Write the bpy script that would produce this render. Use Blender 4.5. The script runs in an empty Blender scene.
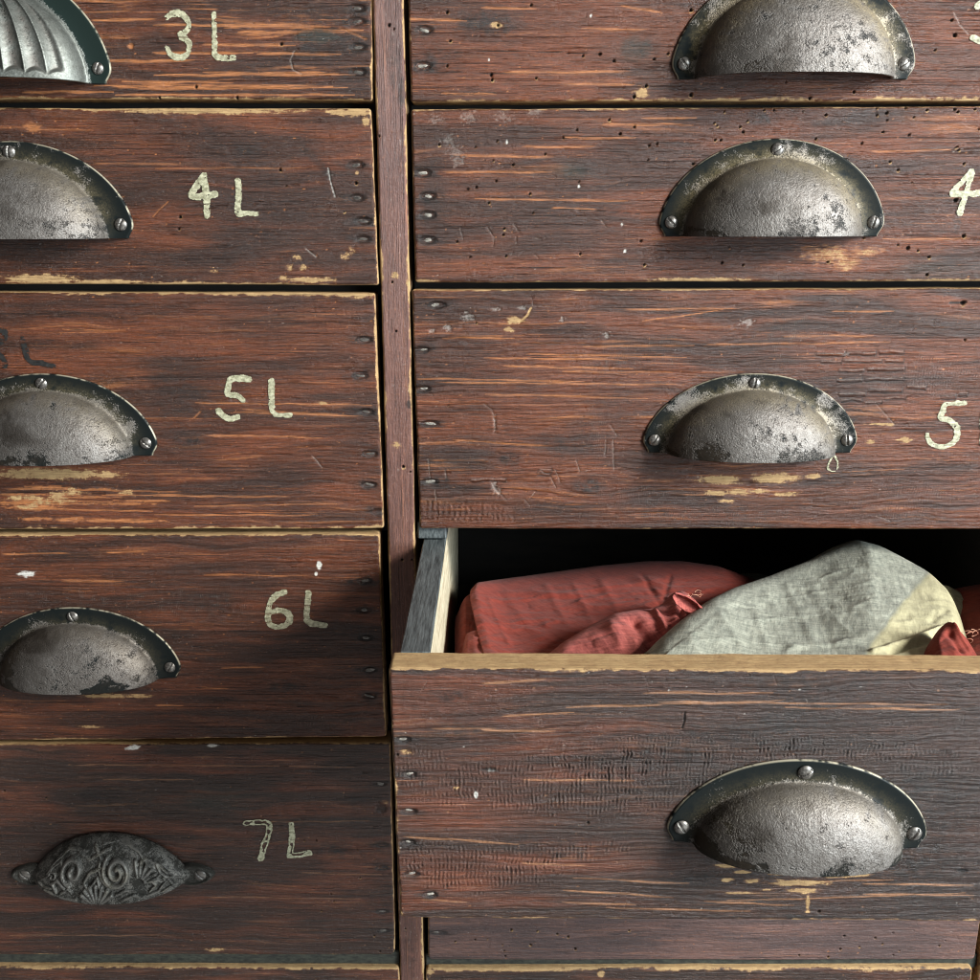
import bpy, math, random
import numpy as np
from mathutils import Vector
C = bpy.context.scene.collection
S = bpy.context.scene

# ------------------------------------------------------------------ camera, world, lights, exposure
CAM = (0.0, -0.45, 1.0)
PITCH = math.radians(15.0)
cp, sp = math.cos(PITCH), math.sin(PITCH)
cd = bpy.data.cameras.new('camera')
cd.sensor_width = 36.0
cd.lens = 36.0
cd.clip_start = 0.01
cd.clip_end = 50
cam = bpy.data.objects.new('camera', cd)
C.objects.link(cam)
cam.location = CAM
cam.rotation_euler = (math.radians(90) - PITCH, 0, 0)
S.camera = cam

w = bpy.data.worlds.new('World')
S.world = w
w.use_nodes = True
nt = w.node_tree
bg = nt.nodes['Background']
bg.inputs['Strength'].default_value = 1.0
geo = nt.nodes.new('ShaderNodeTexCoord')
dot = nt.nodes.new('ShaderNodeVectorMath'); dot.operation = 'DOT_PRODUCT'
dv = Vector((0.42, -0.78, -0.46)).normalized()
dot.inputs[1].default_value = dv
nt.links.new(geo.outputs['Generated'], dot.inputs[0])
rp = nt.nodes.new('ShaderNodeValToRGB')
rp.color_ramp.elements[0].position = 0.70; rp.color_ramp.elements[0].color = (0.185, 0.18, 0.18, 1)
rp.color_ramp.elements[1].position = 0.98; rp.color_ramp.elements[1].color = (1.45, 1.52, 1.55, 1)
nt.links.new(dot.outputs['Value'], rp.inputs['Fac'])
nt.links.new(rp.outputs['Color'], bg.inputs['Color'])

def area(name, loc, target, size, sizey, power, col):
    d = bpy.data.lights.new(name, 'AREA')
    d.shape = 'RECTANGLE'; d.size = size; d.size_y = sizey
    d.energy = power; d.color = col
    o = bpy.data.objects.new(name, d); C.objects.link(o)
    o.location = loc
    o.rotation_euler = (Vector(target) - Vector(loc)).to_track_quat('-Z', 'Y').to_euler()
    return o
area('window_light', (1.60, -1.10, 1.80), (0.0, 0.0, 0.90), 0.34, 0.52, 80, (1.0, 0.96, 0.90))
area('window_sky_light', (1.30, -0.86, 1.22), (0.05, 0.0, 0.85), 0.9, 0.9, 62, (0.78, 0.91, 1.0))
S.view_settings.view_transform = 'Standard'
S.view_settings.look = 'None'
S.view_settings.exposure = 0.0
S.view_settings.gamma = 1.0
S.cycles.filter_width = 1.05

# ------------------------------------------------------------------ helpers
def P(px, py, Y=0.0):
    """the point of the depth plane y=Y that a photo pixel (980 px frame) shows; millimetres x, z"""
    a = (px - 490.0) / 980.0
    b = (490.0 - py) / 980.0
    yc = cp + b * sp
    t = (Y - CAM[1]) / yc
    return (a * t * 1000.0, (CAM[2] + t * (-sp + b * cp)) * 1000.0)

_tab = {}
def vn(X, Z, sx, sz, seed):
    """smooth value noise 0..1, cell sx by sz"""
    if seed not in _tab:
        _tab[seed] = np.random.RandomState(seed).rand(256, 256).astype(np.float32)
    T = _tab[seed]
    u = X / sx + 1000.37; v = Z / sz + 1000.71
    iu = np.floor(u).astype(np.int64); iv = np.floor(v).astype(np.int64)
    fu = (u - iu).astype(np.float32); fv = (v - iv).astype(np.float32)
    fu = fu * fu * (3 - 2 * fu); fv = fv * fv * (3 - 2 * fv)
    a = T[iu % 256, iv % 256]; b = T[(iu + 1) % 256, iv % 256]
    c = T[iu % 256, (iv + 1) % 256]; d = T[(iu + 1) % 256, (iv + 1) % 256]
    return (a * (1 - fu) + b * fu) * (1 - fv) + (c * (1 - fu) + d * fu) * fv

def fbm(X, Z, sx, sz, seed, n=3, g=0.5):
    s = 0; a = 1.0; tot = 0
    for k in range(n):
        s = s + a * vn(X, Z, sx, sz, seed + k * 17)
        tot += a; a *= g; sx /= 2.0; sz /= 2.0
    return s / tot

def sstep(a, b, x):
    t = np.clip((x - a) / (b - a), 0, 1)
    return t * t * (3 - 2 * t)

def seg_dist(X, Z, pts):
    d = np.full(np.shape(X), 1e9)
    for (x0, z0), (x1, z1) in zip(pts[:-1], pts[1:]):
        dx, dz = x1 - x0, z1 - z0
        L = dx * dx + dz * dz + 1e-9
        t = np.clip(((X - x0) * dx + (Z - z0) * dz) / L, 0, 1)
        d = np.minimum(d, np.hypot(X - x0 - t * dx, Z - z0 - t * dz))
    return d

def tag(o, label=None, cat=None, group=None, kind=None):
    if label: o['label'] = label
    if cat: o['category'] = cat
    if group: o['group'] = group
    if kind: o['kind'] = kind
    return o

def empty(name, loc=(0, 0, 0)):
    o = bpy.data.objects.new(name, None); C.objects.link(o); o.location = loc
    o.empty_display_size = 0.02
    return o

def link(name, me, mat, parent=None, smooth=True):
    o = bpy.data.objects.new(name, me); C.objects.link(o)
    if mat: me.materials.append(mat)
    if smooth:
        me.polygons.foreach_set('use_smooth', np.ones(len(me.polygons), dtype=bool))
    if parent:
        o.parent = parent
        if parent.type == 'EMPTY': o.location = -Vector(parent.location)
    return o

def mesh_np(name, V, F, attrs=None, tri=None):
    """V (n,3) metres, F (m,4)"""
    me = bpy.data.meshes.new(name)
    V = np.asarray(V, dtype=np.float32); F = np.asarray(F, dtype=np.int32)
    me.vertices.add(len(V)); me.vertices.foreach_set('co', V.ravel())
    k = F.shape[1]
    me.loops.add(F.size); me.loops.foreach_set('vertex_index', F.ravel())
    me.polygons.add(len(F))
    me.polygons.foreach_set('loop_start', np.arange(0, F.size, k, dtype=np.int32))
    me.polygons.foreach_set('loop_total', np.full(len(F), k, dtype=np.int32))
    for n, A in (attrs or {}).items():
        at = me.attributes.new(n, 'FLOAT_COLOR', 'POINT')
        at.data.foreach_set('color', np.asarray(A, dtype=np.float32).ravel())
    me.update(calc_edges=True)
    me.validate()
    return me

def grid_faces(n, m, base=0, flip=False):
    """n columns, m rows; vertex index i*m+j"""
    i, j = np.meshgrid(np.arange(n - 1), np.arange(m - 1), indexing='ij')
    a = (i * m + j).ravel() + base; b = a + m; c = b + 1; d = a + 1
    return np.stack([a, d, c, b] if flip else [a, b, c, d], 1)

def box(name, x0, x1, y0, y1, z0, z1, mat, parent=None, bevel=0.0006, seg=1):
    """axis-aligned box in metres with bevelled edges"""
    import bmesh
    bm = bmesh.new()
    bmesh.ops.create_cube(bm, size=1.0)
    for v in bm.verts:
        v.co.x = x0 + (v.co.x + .5) * (x1 - x0)
        v.co.y = y0 + (v.co.y + .5) * (y1 - y0)
        v.co.z = z0 + (v.co.z + .5) * (z1 - z0)
    if bevel:
        bmesh.ops.bevel(bm, geom=bm.edges[:], offset=bevel, segments=seg, affect='EDGES')
    me = bpy.data.meshes.new(name); bm.to_mesh(me); bm.free()
    return link(name, me, mat, parent, smooth=False)

# ------------------------------------------------------------------ node helpers
def newmat(name):
    m = bpy.data.materials.new(name); m.use_nodes = True
    nt = m.node_tree
    return m, nt, nt.nodes['Principled BSDF']
def N(nt, typ, **kw):
    n = nt.nodes.new(typ)
    for k, v in kw.items():
        if k.startswith('i_'):
            n.inputs[k[2:].replace('_', ' ')].default_value = v
        else:
            setattr(n, k, v)
    return n
def L(nt, a, b): nt.links.new(a, b)
def coords(nt, scale):
    tc = N(nt, 'ShaderNodeTexCoord'); mp = N(nt, 'ShaderNodeMapping')
    mp.inputs['Scale'].default_value = scale
    L(nt, tc.outputs['Object'], mp.inputs['Vector'])
    return mp.outputs['Vector']
def noise(nt, vec, scale, detail=4, rough=0.55):
    n = N(nt, 'ShaderNodeTexNoise'); n.inputs['Scale'].default_value = scale
    n.inputs['Detail'].default_value = detail; n.inputs['Roughness'].default_value = rough
    L(nt, vec, n.inputs['Vector'])
    return n.outputs['Fac']
def ramp(nt, fac, stops):
    r = N(nt, 'ShaderNodeValToRGB')
    e = r.color_ramp.elements
    while len(e) < len(stops): e.new(0.5)
    for k, (p, c) in enumerate(stops):
        e[k].position = p; e[k].color = tuple(c) + (1,) if len(c) == 3 else c
    L(nt, fac, r.inputs['Fac'])
    return r.outputs['Color']
def mixc(nt, fac, a, b, mode='MIX'):
    m = N(nt, 'ShaderNodeMix', data_type='RGBA', blend_type=mode)
    for s, v in ((m.inputs[0], fac), (m.inputs[6], a), (m.inputs[7], b)):
        if hasattr(v, 'is_output') or isinstance(v, bpy.types.NodeSocket): L(nt, v, s)
        elif isinstance(v, (int, float)): s.default_value = v
        else: s.default_value = tuple(v) + (1,) if len(v) == 3 else v
    return m.outputs[2]
def math_(nt, op, a, b=None, c=None, clamp=False):
    m = N(nt, 'ShaderNodeMath', operation=op); m.use_clamp = clamp
    for k, v in enumerate((a, b, c)):
        if v is None: continue
        if isinstance(v, bpy.types.NodeSocket): L(nt, v, m.inputs[k])
        else: m.inputs[k].default_value = v
    return m.outputs[0]
def attr(nt, name):
    a = N(nt, 'ShaderNodeAttribute'); a.attribute_name = name
    s = N(nt, 'ShaderNodeSeparateColor'); L(nt, a.outputs['Color'], s.inputs[0])
    return s.outputs[0], s.outputs[1], s.outputs[2], a.outputs['Alpha']

# ------------------------------------------------------------------ materials
def wood_mat(name, vertical=False, dark=(0.018, 0.0076, 0.0048), mid=(0.062, 0.0200, 0.0088), red=(0.185, 0.046, 0.0145),
             orange=(0.44, 0.165, 0.056), raw=(0.48, 0.31, 0.14), black=(0.011, 0.0082, 0.0068), gloss=0.30, off=0.0):
    m, nt, b = newmat(name)
    sc = (30, 30, 1.2) if vertical else (1.0, 30, 30)
    v = coords(nt, sc)
    f1 = noise(nt, v, 55 + off, 5, 0.65)      # fine grain, mm size across
    f2 = noise(nt, v, 9 + off, 4, 0.6)
    tcv = coords(nt, (1, 1, 1))
    f3 = noise(nt, tcv, 900, 3, 0.6)
    f4 = noise(nt, v, 190 + off, 4, 0.7)
    f5 = noise(nt, tcv, 260, 5, 0.7)
    r, s, wr, dk = attr(nt, 'wood_a')
    fl, hole, alt, _ = attr(nt, 'wood_b')
    base = mixc(nt, math_(nt, 'MULTIPLY_ADD', f1, 1.6, -0.35, clamp=True), dark, mid)
    rr = math_(nt, 'ADD', r, math_(nt, 'MULTIPLY_ADD', f2, 0.5, -0.25), clamp=True)
    base = mixc(nt, rr, base, mixc(nt, math_(nt, 'MULTIPLY_ADD', f1, 1.8, -0.4, clamp=True), mid, red))
    ss = math_(nt, 'MULTIPLY', s, math_(nt, 'MULTIPLY_ADD', f1, 1.7, 0.0, clamp=True), clamp=True)
    base = mixc(nt, ss, base, orange)
    dkk = math_(nt, 'MULTIPLY', dk, math_(nt, 'MULTIPLY_ADD', math_(nt, 'ADD', f4, f5), 3.4, -2.75, clamp=True))
    base = mixc(nt, dkk, base, black)
    line = math_(nt, 'MULTIPLY_ADD', f4, 5.0, -2.0, clamp=True)
    base = mixc(nt, math_(nt, 'MULTIPLY_ADD', line, -.55, .55), base, tuple(q * .45 for q in dark))
    v6 = coords(nt, (18, 30, .16) if vertical else (.16, 30, 18))
    f6 = noise(nt, v6, 110 + off, 3, 0.6)
    thin = math_(nt, 'MULTIPLY', math_(nt, 'MULTIPLY_ADD', f6, 9.0, -5.3, clamp=True), math_(nt, 'MULTIPLY_ADD', f2, 4.0, -1.7, clamp=True))
    base = mixc(nt, math_(nt, 'MULTIPLY', thin, math_(nt, 'MULTIPLY_ADD', rr, .7, .12)), base, orange)
    pore = math_(nt, 'MULTIPLY_ADD', f6, -10.0, 4.1, clamp=True)
    base = mixc(nt, math_(nt, 'MULTIPLY', pore, .85), base, tuple(q * .35 for q in dark))
    scuff = math_(nt, 'MULTIPLY_ADD', math_(nt, 'ADD', f4, f3), 4.0, -4.55, clamp=True)
    base = mixc(nt, math_(nt, 'MULTIPLY', scuff, .30), base, orange)
    rawc = mixc(nt, math_(nt, 'MULTIPLY_ADD', math_(nt, 'ADD', f1, f4), 1.7, -1.1, clamp=True), tuple(x * .38 for x in raw), raw)
    rawc = mixc(nt, math_(nt, 'MULTIPLY_ADD', f5, 2.4, -.55, clamp=True), mixc(nt, .6, rawc, (.16, .075, .03)), rawc)
    halo = math_(nt, 'MULTIPLY', math_(nt, 'MULTIPLY_ADD', wr, 2.2, 0.0, clamp=True), math_(nt, 'MULTIPLY_ADD', f5, 2.2, -.65, clamp=True))
    base = mixc(nt, math_(nt, 'MULTIPLY', halo, .6), base, (.30, .13, .05))
    wf = math_(nt, 'ADD', wr, math_(nt, 'MULTIPLY_ADD', math_(nt, 'ADD', f3, math_(nt, 'ADD', f5, f4)), 1.3, -2.0))
    wf = math_(nt, 'MULTIPLY', math_(nt, 'MULTIPLY_ADD', wf, 3.0, -.9, clamp=True), math_(nt, 'GREATER_THAN', wr, 0.02))
    base = mixc(nt, wf, base, rawc)
    base = mixc(nt, alt, base, (0.016, 0.022, 0.017))
    flm = math_(nt, 'MULTIPLY_ADD', math_(nt, 'ADD', fl, math_(nt, 'MULTIPLY_ADD', f3, 1.0, -0.5)), math_(nt, 'MULTIPLY', fl, 1.5), 0.0, clamp=True)
    base = mixc(nt, flm, base, (0.60, 0.58, 0.52))
    base = mixc(nt, hole, base, (0.006, 0.004, 0.003))
    L(nt, base, b.inputs['Base Color'])
    ro = math_(nt, 'MULTIPLY_ADD', wf, 0.4, gloss)
    ro = math_(nt, 'ADD', ro, math_(nt, 'MULTIPLY_ADD', noise(nt, tcv, 60, 4, 0.6), 0.35, -0.15))
    L(nt, ro, b.inputs['Roughness'])
    b.inputs['Specular IOR Level'].default_value = 0.36
    bp = N(nt, 'ShaderNodeBump'); bp.inputs['Strength'].default_value = 0.9; bp.inputs['Distance'].default_value = 0.00040
    h = math_(nt, 'ADD', math_(nt, 'MULTIPLY', f1, 0.9), math_(nt, 'MULTIPLY', f3, 0.35))
    h = math_(nt, 'ADD', h, math_(nt, 'MULTIPLY', f4, 0.8))
    h = math_(nt, 'SUBTRACT', h, math_(nt, 'MULTIPLY', pore, 0.5))
    h = math_(nt, 'ADD', h, math_(nt, 'MULTIPLY', f5, 0.9))
    L(nt, h, bp.inputs['Height']); L(nt, bp.outputs[0], b.inputs['Normal'])
    return m
WOOD = wood_mat('stained_wood')
STILE = wood_mat('stile_wood', vertical=True, dark=(0.070, 0.032, 0.025), mid=(0.165, 0.074, 0.055), red=(0.21, 0.092, 0.062), gloss=0.42)
GREY = wood_mat('darkened_wood', dark=(0.020, 0.0125, 0.0095), mid=(0.058, 0.027, 0.018), red=(0.20, 0.050, 0.019), orange=(0.36, 0.17, 0.08), off=3)

def plain(name, c1, c2, scale, stretch=(1, 1, 1), rough=0.7, bump=0.3, dist=0.0003, metallic=0.0, lo=0.35, hi=0.65):
    m, nt, b = newmat(name)
    v = coords(nt, stretch)
    f = noise(nt, v, scale, 6, 0.65)
    L(nt, ramp(nt, f, [(lo, c1), (hi, c2)]), b.inputs['Base Color'])
    b.inputs['Roughness'].default_value = rough; b.inputs['Metallic'].default_value = metallic
    bp = N(nt, 'ShaderNodeBump'); bp.inputs['Strength'].default_value = bump; bp.inputs['Distance'].default_value = dist
    L(nt, f, bp.inputs['Height']); L(nt, bp.outputs[0], b.inputs['Normal'])
    return m
M_DARK = plain('carcass_and_shade_wood', (0.003, 0.0025, 0.002), (0.011, 0.008, 0.006), 120, (0.2, 1, 1), 0.95)  # near-black carcass wood, also used to paint shade on a drawer side
M_MOSS = plain('greenish_grime', (0.007, 0.007, 0.005), (0.034, 0.036, 0.025), 700, (0.5, 1, 1), 0.85, 0.6)
M_SIDETOP = plain('dark_paint', (0.024, 0.029, 0.030), (0.135, 0.15, 0.148), 420, (2.4, .16, 1), 0.45, 0.6, lo=.36, hi=.78)
M_RAW = plain('raw_pine', (0.26, 0.21, 0.13), (0.54, 0.48, 0.34), 60, (20, 0.8, 12), 0.75, 0.25)
M_STEEL = plain('dull_steel', (0.05, 0.045, 0.04), (0.26, 0.24, 0.215), 900, (1, 1, 1), 0.38, 0.3, 0.0002, 0.75)
M_NAIL = plain('nail_steel', (0.03, 0.025, 0.02), (0.34, 0.31, 0.26), 1300, (0.5, 1, 1), 0.8, 0.9, 0.0005, 0.15)
M_NAILD = plain('dull_nail', (0.02, 0.018, 0.016), (0.16, 0.14, 0.12), 1500, (0.3, 1, 1), 0.4, 0.6, 0.0003, 0.4)
M_PAINT = plain('cream_paint', (0.15, 0.14, 0.08), (0.42, 0.40, 0.27), 700, (0.8, 1, 1), 0.6, 0.5)
M_BLACKP = plain('black_paint', (0.006, 0.007, 0.007), (0.02, 0.018, 0.016), 500, (1, 1, 1), 0.45, 0.3)

def metal_mat(name, ena=(0.007, 0.009, 0.009), bare1=(0.045, 0.034, 0.026), bare2=(0.185, 0.170, 0.155), ochre=(0.23, 0.18, 0.095), bumpd=0.00030, metal=0.72, edge=(0.62, 0.55, 0.40)):
    m, nt, b = newmat(name)
    v = coords(nt, (1, 1, 1))
    g = noise(nt, v, 1500, 3, 0.6)
    g2 = noise(nt, v, 260, 6, 0.7)
    bare, och, ed, gl = attr(nt, 'metal')
    bc = mixc(nt, math_(nt, 'MULTIPLY_ADD', math_(nt, 'ADD', g, g2), 1.3, -0.75, clamp=True), bare1, bare2)
    bf = math_(nt, 'ADD', bare, math_(nt, 'MULTIPLY_ADD', math_(nt, 'ADD', g, g2), 0.9, -0.9))
    bf = math_(nt, 'MULTIPLY_ADD', bf, 4.0, -1.5, clamp=True)
    c = mixc(nt, bf, ena, bc)
    of = math_(nt, 'MULTIPLY', och, math_(nt, 'MULTIPLY_ADD', g, 2.2, -0.5, clamp=True))
    c = mixc(nt, of, c, ochre)
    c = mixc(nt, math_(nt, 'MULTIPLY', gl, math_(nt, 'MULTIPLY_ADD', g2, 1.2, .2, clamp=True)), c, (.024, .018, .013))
    c = mixc(nt, ed, c, edge)
    L(nt, c, b.inputs['Base Color'])
    L(nt, math_(nt, 'MULTIPLY', math_(nt, 'MULTIPLY_ADD', of, -0.5, metal), math_(nt, 'MAXIMUM', bf, ed)), b.inputs['Metallic'])
    L(nt, math_(nt, 'MULTIPLY_ADD', bf, .42, .05), b.inputs['Specular IOR Level'])
    L(nt, math_(nt, 'MULTIPLY_ADD', bf, 0.18, 0.36), b.inputs['Roughness'])
    bp = N(nt, 'ShaderNodeBump'); bp.inputs['Strength'].default_value = 0.85; bp.inputs['Distance'].default_value = bumpd
    L(nt, math_(nt, 'MULTIPLY', math_(nt, 'ADD', g, math_(nt, 'MULTIPLY', bf, 0.35)), math_(nt, 'MULTIPLY_ADD', bf, 0.85, 0.15)), bp.inputs['Height'])
    L(nt, bp.outputs[0], b.inputs['Normal'])
    return m
M_CUP = metal_mat('worn_cup_metal')
M_SHELL = metal_mat('green_bronze', ena=(0.010, 0.016, 0.014), bare1=(0.055, 0.057, 0.048), bare2=(0.20, 0.21, 0.19), ochre=(0.045, 0.022, 0.014), bumpd=0.00006, metal=0.8)
M_CAST = metal_mat('cast_iron', ena=(0.028, 0.026, 0.022), bare1=(0.050, 0.046, 0.040), bare2=(0.20, 0.185, 0.16), ochre=(0.2, 0.17, 0.12), bumpd=0.00015, metal=0.6, edge=(0.3, 0.28, 0.25))

# ------------------------------------------------------------------ drawer fronts
class Front:
    """a worn board: corners in photo pixels on the depth plane Y, relief and wear as arrays (mm)"""
    def __init__(s, corners, Y, seed, res=0.42, vis=None, thick=13.0):
        s.Y = Y; s.seed = seed; s.th = thick
        (a, b, c, d) = corners            # tl tr bl br in mm
        s.c = corners
        wmm = b[0] - a[0]; hmm = a[1] - c[1]
        lo, hi = vis or (a[0], b[0])      # visible x range gets the fine grid
        us = []
        x = a[0]
        while x < b[0]:
            us.append((x - a[0]) / wmm)
            x += res if lo - 3 < x < hi + 3 else 2.0
        us.append(1.0); us = np.array(us)
        nz = int(hmm / res) + 1
        vs = np.linspace(0, 1, nz)
        s.n, s.m = len(us), nz
        U, W = np.meshgrid(us, vs, indexing='ij')
        s.X = (a[0] * (1 - U) + b[0] * U) * (1 - W) + (c[0] * (1 - U) + d[0] * U) * W
        s.Z = (a[1] * (1 - U) + b[1] * U) * (1 - W) + (c[1] * (1 - U) + d[1] * U) * W
        s.dl = U * wmm; s.dr = (1 - U) * wmm; s.dt = W * hmm; s.db = (1 - W) * hmm
        z = lambda: np.zeros_like(s.X)
        s.H = z(); s.red = z(); s.streak = z(); s.wear = z(); s.dark = z(); s.fleck = z(); s.hole = z(); s.alt = z()
        s.wmm, s.hmm = wmm, hmm
    def p(s, px, py): return P(px, py, s.Y)
    def k(s): return abs(P(600, 500, s.Y)[0] - P(500, 500, s.Y)[0]) / 100.0   # mm per px
    def win(s, x, z, r):
        i = np.where((s.X[:, 0] > x - r - 4) & (s.X[:, 0] < x + r + 4))[0]
        if len(i) == 0: return None
        j = np.where((s.Z[i[0], :] > z - r - 2) & (s.Z[i[0], :] < z + r + 2))[0]
        if len(j) == 0: return None
        return slice(i[0], i[-1] + 1), slice(j[0], j[-1] + 1)
    def grain(s, redb=0.35, streakd=0.5, darkb=0.35, hsc=1.0, knots=(), ln=1.0, fine=1.0):
        X, Z, sd = s.X, s.Z, s.seed
        warp = (fbm(X, Z, 60, 25, sd, 3) - .5) * 9.0 + (vn(X, Z, 14, 6, sd + 3) - .5) * 0.9
        Zw = Z + warp
        for (kx, ky, rx, rz) in knots:
            x0, z0 = s.p(kx, ky)
            zz = Z - z0
            q = np.exp(-((X - x0) / rx) ** 2 - (zz / rz) ** 2)
            Zw = Zw - .82 * zz * q
            s.dark += np.exp(-((X - x0) / (rx * .30)) ** 2 - (zz / (rz * .42)) ** 2) * .9
        s.Zw = Zw
        g1 = fbm(X, Zw, 62 * ln, .85 * fine, sd + 5, 3, .5)
        g2 = fbm(X, Zw, 60, 3.2, sd + 7, 3, .6)
        g3 = vn(X, Zw, 34 * ln, 0.8 * fine, sd + 9)
        reg = fbm(X, Z, 55, 18, sd + 11, 3)
        reg2 = fbm(X, Zw, 45, 9, sd + 13, 3)
        s.red += np.clip((reg2 - .5) * 2.2 + (g2 - .5) * 1.6 + redb, 0, 1)
        st = sstep(.63, .72, g1) * sstep(.62 - .35 * streakd, .80 - .35 * streakd, reg * .5 + g2 * .5)
        s.streak += st * sstep(.3, .7, vn(X, Z, 22, 4, sd + 15)) * min(.75, .12 + streakd * .8)
        s.dark += np.clip((fbm(X, Zw, 42, 12, sd + 21, 4, .6) - .62 + darkb * .3) * 2.0, 0, .7)
        s.dark += sstep(.62, .88, g3) * .14
        s.H += ((g1 - .5) * 0.40 + (g3 - .5) * 0.18 + (g2 - .5) * 0.22) * hsc + (fbm(X, Zw, 2.4, .8, sd + 27, 2) - .5) * .16
        s.H -= sstep(.70, .80, vn(X, Zw, 20 * ln, .7, sd + 29)) * .16 * sstep(.4, .6, reg2)
        s.H += (fbm(X, Z, 40, 25, sd + 23, 2) - .5) * 0.5
        # fine random nicks and specks
        rs = np.random.RandomState(sd + 99)
        for _ in range(int(s.wmm * s.hmm / 60)):
            x = rs.uniform(s.X.min(), s.X.max()); z = rs.uniform(s.Z.min(), s.Z.max())
            r = rs.uniform(.12, .34)
            wdw = s.win(x, z, 1.5)
            if wdw is None: continue
            d = np.hypot((s.X[wdw] - x) / rs.uniform(1, 2.2), s.Z[wdw] - z)
            kk = 1 - sstep(r * .5, r * 1.2, d)
            t = rs.rand()
            s.H[wdw] -= kk * .22
            if t < .30: s.fleck[wdw] = np.maximum(s.fleck[wdw], kk * rs.uniform(.1, .5))
            elif t < .6: s.streak[wdw] = np.maximum(s.streak[wdw], kk)
            else: s.dark[wdw] = np.maximum(s.dark[wdw], kk * .7)
        for _ in range(int(s.wmm * s.hmm / 1600)):
            x = rs.uniform(s.X.min(), s.X.max()); z = rs.uniform(s.Z.min(), s.Z.max()); l = rs.uniform(2, 14); dz = rs.uniform(-.5, .5)
            s.scratch_mm([(x, z), (x + l * .5, z + dz), (x + l, z + dz * rs.uniform(.3, 1.6))], .18, rs.uniform(.2, .5), rs.uniform(.3, .9), 'hole')
        # short hairline scratches
        for _ in range(int(s.wmm * s.hmm / 900)):
            x = rs.uniform(s.X.min(), s.X.max()); z = rs.uniform(s.Z.min(), s.Z.max())
            a = rs.uniform(0, math.pi); l = rs.uniform(1, 6)
            s.scratch_mm([(x, z), (x + l * math.cos(a), z + l * math.sin(a))], .16, .2, rs.uniform(0, .22))
        return s
    def edges(s, t=1.0, b=1.0, l=.8, r=.8, var=1.0, rnd=0.9):
        X, Z, sd = s.X, s.Z, s.seed
        e = np.zeros_like(X)
        for d, wd, q, co in ((s.dt, t, 31, X), (s.db, b, 33, X), (s.dl, l, 35, Z), (s.dr, r, 37, Z)):
            wid = wd * (-0.12 + var * 2.4 * np.clip(fbm(co, d * 0, 26, 9, sd + q, 4, .65) - .32, 0, 1)) + (vn(co, d, 2.2, 1.0, sd + q + 5) - .5) * wd * .9
            wid = np.clip(wid, 0, None)
            if wd > 0: e = np.maximum(e, (1 - sstep(wid * .35, wid * 1.5 + .25, d)) * (d < 14))
        s.wear = np.maximum(s.wear, e * (.62 + .5 * sstep(.3, .65, fbm(X, Z, 22, 6, sd + 39, 3))))
        chip = np.zeros_like(X)
        for d, co, q in ((s.dt, X, 41), (s.db, X, 43), (s.dl, Z, 45), (s.dr, Z, 47)):
            R = rnd * (0.6 + 1.1 * fbm(co, co * 0, 9, 9, sd + q, 3))
            q_ = np.clip(R - d, 0, None)
            chip += R - np.sqrt(np.clip(R * R - q_ * q_, 0, None))
        s.H -= chip
        return s
    def blob(s, px, py, rx, ry, arr, amt, rag=.5, h=0.0, sx=3.0, sz=.8, mode='max'):
        x, z = s.p(px, py); k = s.k(); rx *= k; ry *= k
        w_ = s.win(x, z, max(rx * 1.7, ry * 1.7))
        if w_ is None: return
        X, Z = s.X[w_], s.Z[w_]
        d = np.hypot((X - x) / rx, (Z - z) / ry) + (fbm(X, Z, sx, sz, s.seed + int(px), 4, .6) - .5) * 2 * rag
        kk = (1 - sstep(.35, 1.2, d)) if arr == 'wear' else (1 - sstep(.6, 1.1, d))
        A = getattr(s, arr)
        if mode == 'max': A[w_] = np.maximum(A[w_], kk * amt)
        else: A[w_] = np.clip(A[w_] + kk * amt, 0, 1)
        if h: s.H[w_] += kk * h
    def soft(s, px, py, rx, ry, arr, amt):
        x, z = s.p(px, py); k = s.k(); rx *= k; ry *= k
        d = np.hypot((s.X - x) / rx, (s.Z - z) / ry)
        kk = np.exp(-d * d * 1.4) * (.55 + .9 * fbm(s.X, s.Zw, 18, 2.5, s.seed + 77, 3))
        A = getattr(s, arr); A[:] = np.clip(A + kk * amt, 0, 1)
    def streakline(s, px0, px1, py, amt=.9, th=.45, arr='streak', slope=0):
        x0, z = s.p(px0, py); x1, z1 = s.p(px1, py + slope)
        w_ = s.win((x0 + x1) / 2, z, abs(x1 - x0) / 2 + 1)
        if w_ is None: return
        X, Z = s.X[w_], s.Z[w_]
        t = (X - x0) / (x1 - x0)
        zc = z + (z1 - z) * t + (vn(X, X * 0, 9, 9, s.seed + int(py)) - .5) * .7
        wid = th * (.25 + 1.1 * vn(X, X * 0, 6, 6, s.seed + 3 + int(px0))) * sstep(0, .12, t) * sstep(1, .7, t)
        kk = (1 - sstep(wid * .5, wid + .22, np.abs(Z - zc))) * (wid > .03)
        A = getattr(s, arr); A[w_] = np.maximum(A[w_], kk * amt)
        s.dark[w_] *= (1 - kk)
    def scratch_mm(s, pts, wd, depth, fl, arr='fleck'):
        xs = [q[0] for q in pts]; zs = [q[1] for q in pts]
        r = max(max(xs) - min(xs), max(zs) - min(zs)) / 2 + 1.5
        w_ = s.win((max(xs) + min(xs)) / 2, (max(zs) + min(zs)) / 2, r)
        if w_ is None: return
        d = seg_dist(s.X[w_], s.Z[w_], pts)
        wd = max(wd, .16)
        kk = 1 - sstep(wd * .35, wd * 1.25, d)
        if arr == 'fleck': fl *= .62
        s.H[w_] -= kk * depth
        A = getattr(s, arr); A[w_] = np.maximum(A[w_], kk * fl)
    def scratch(s, pts, wd=.3, depth=.3, fl=.7, arr='fleck'):
        s.scratch_mm([s.p(*q) for q in pts], wd, depth, fl, arr)
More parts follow.
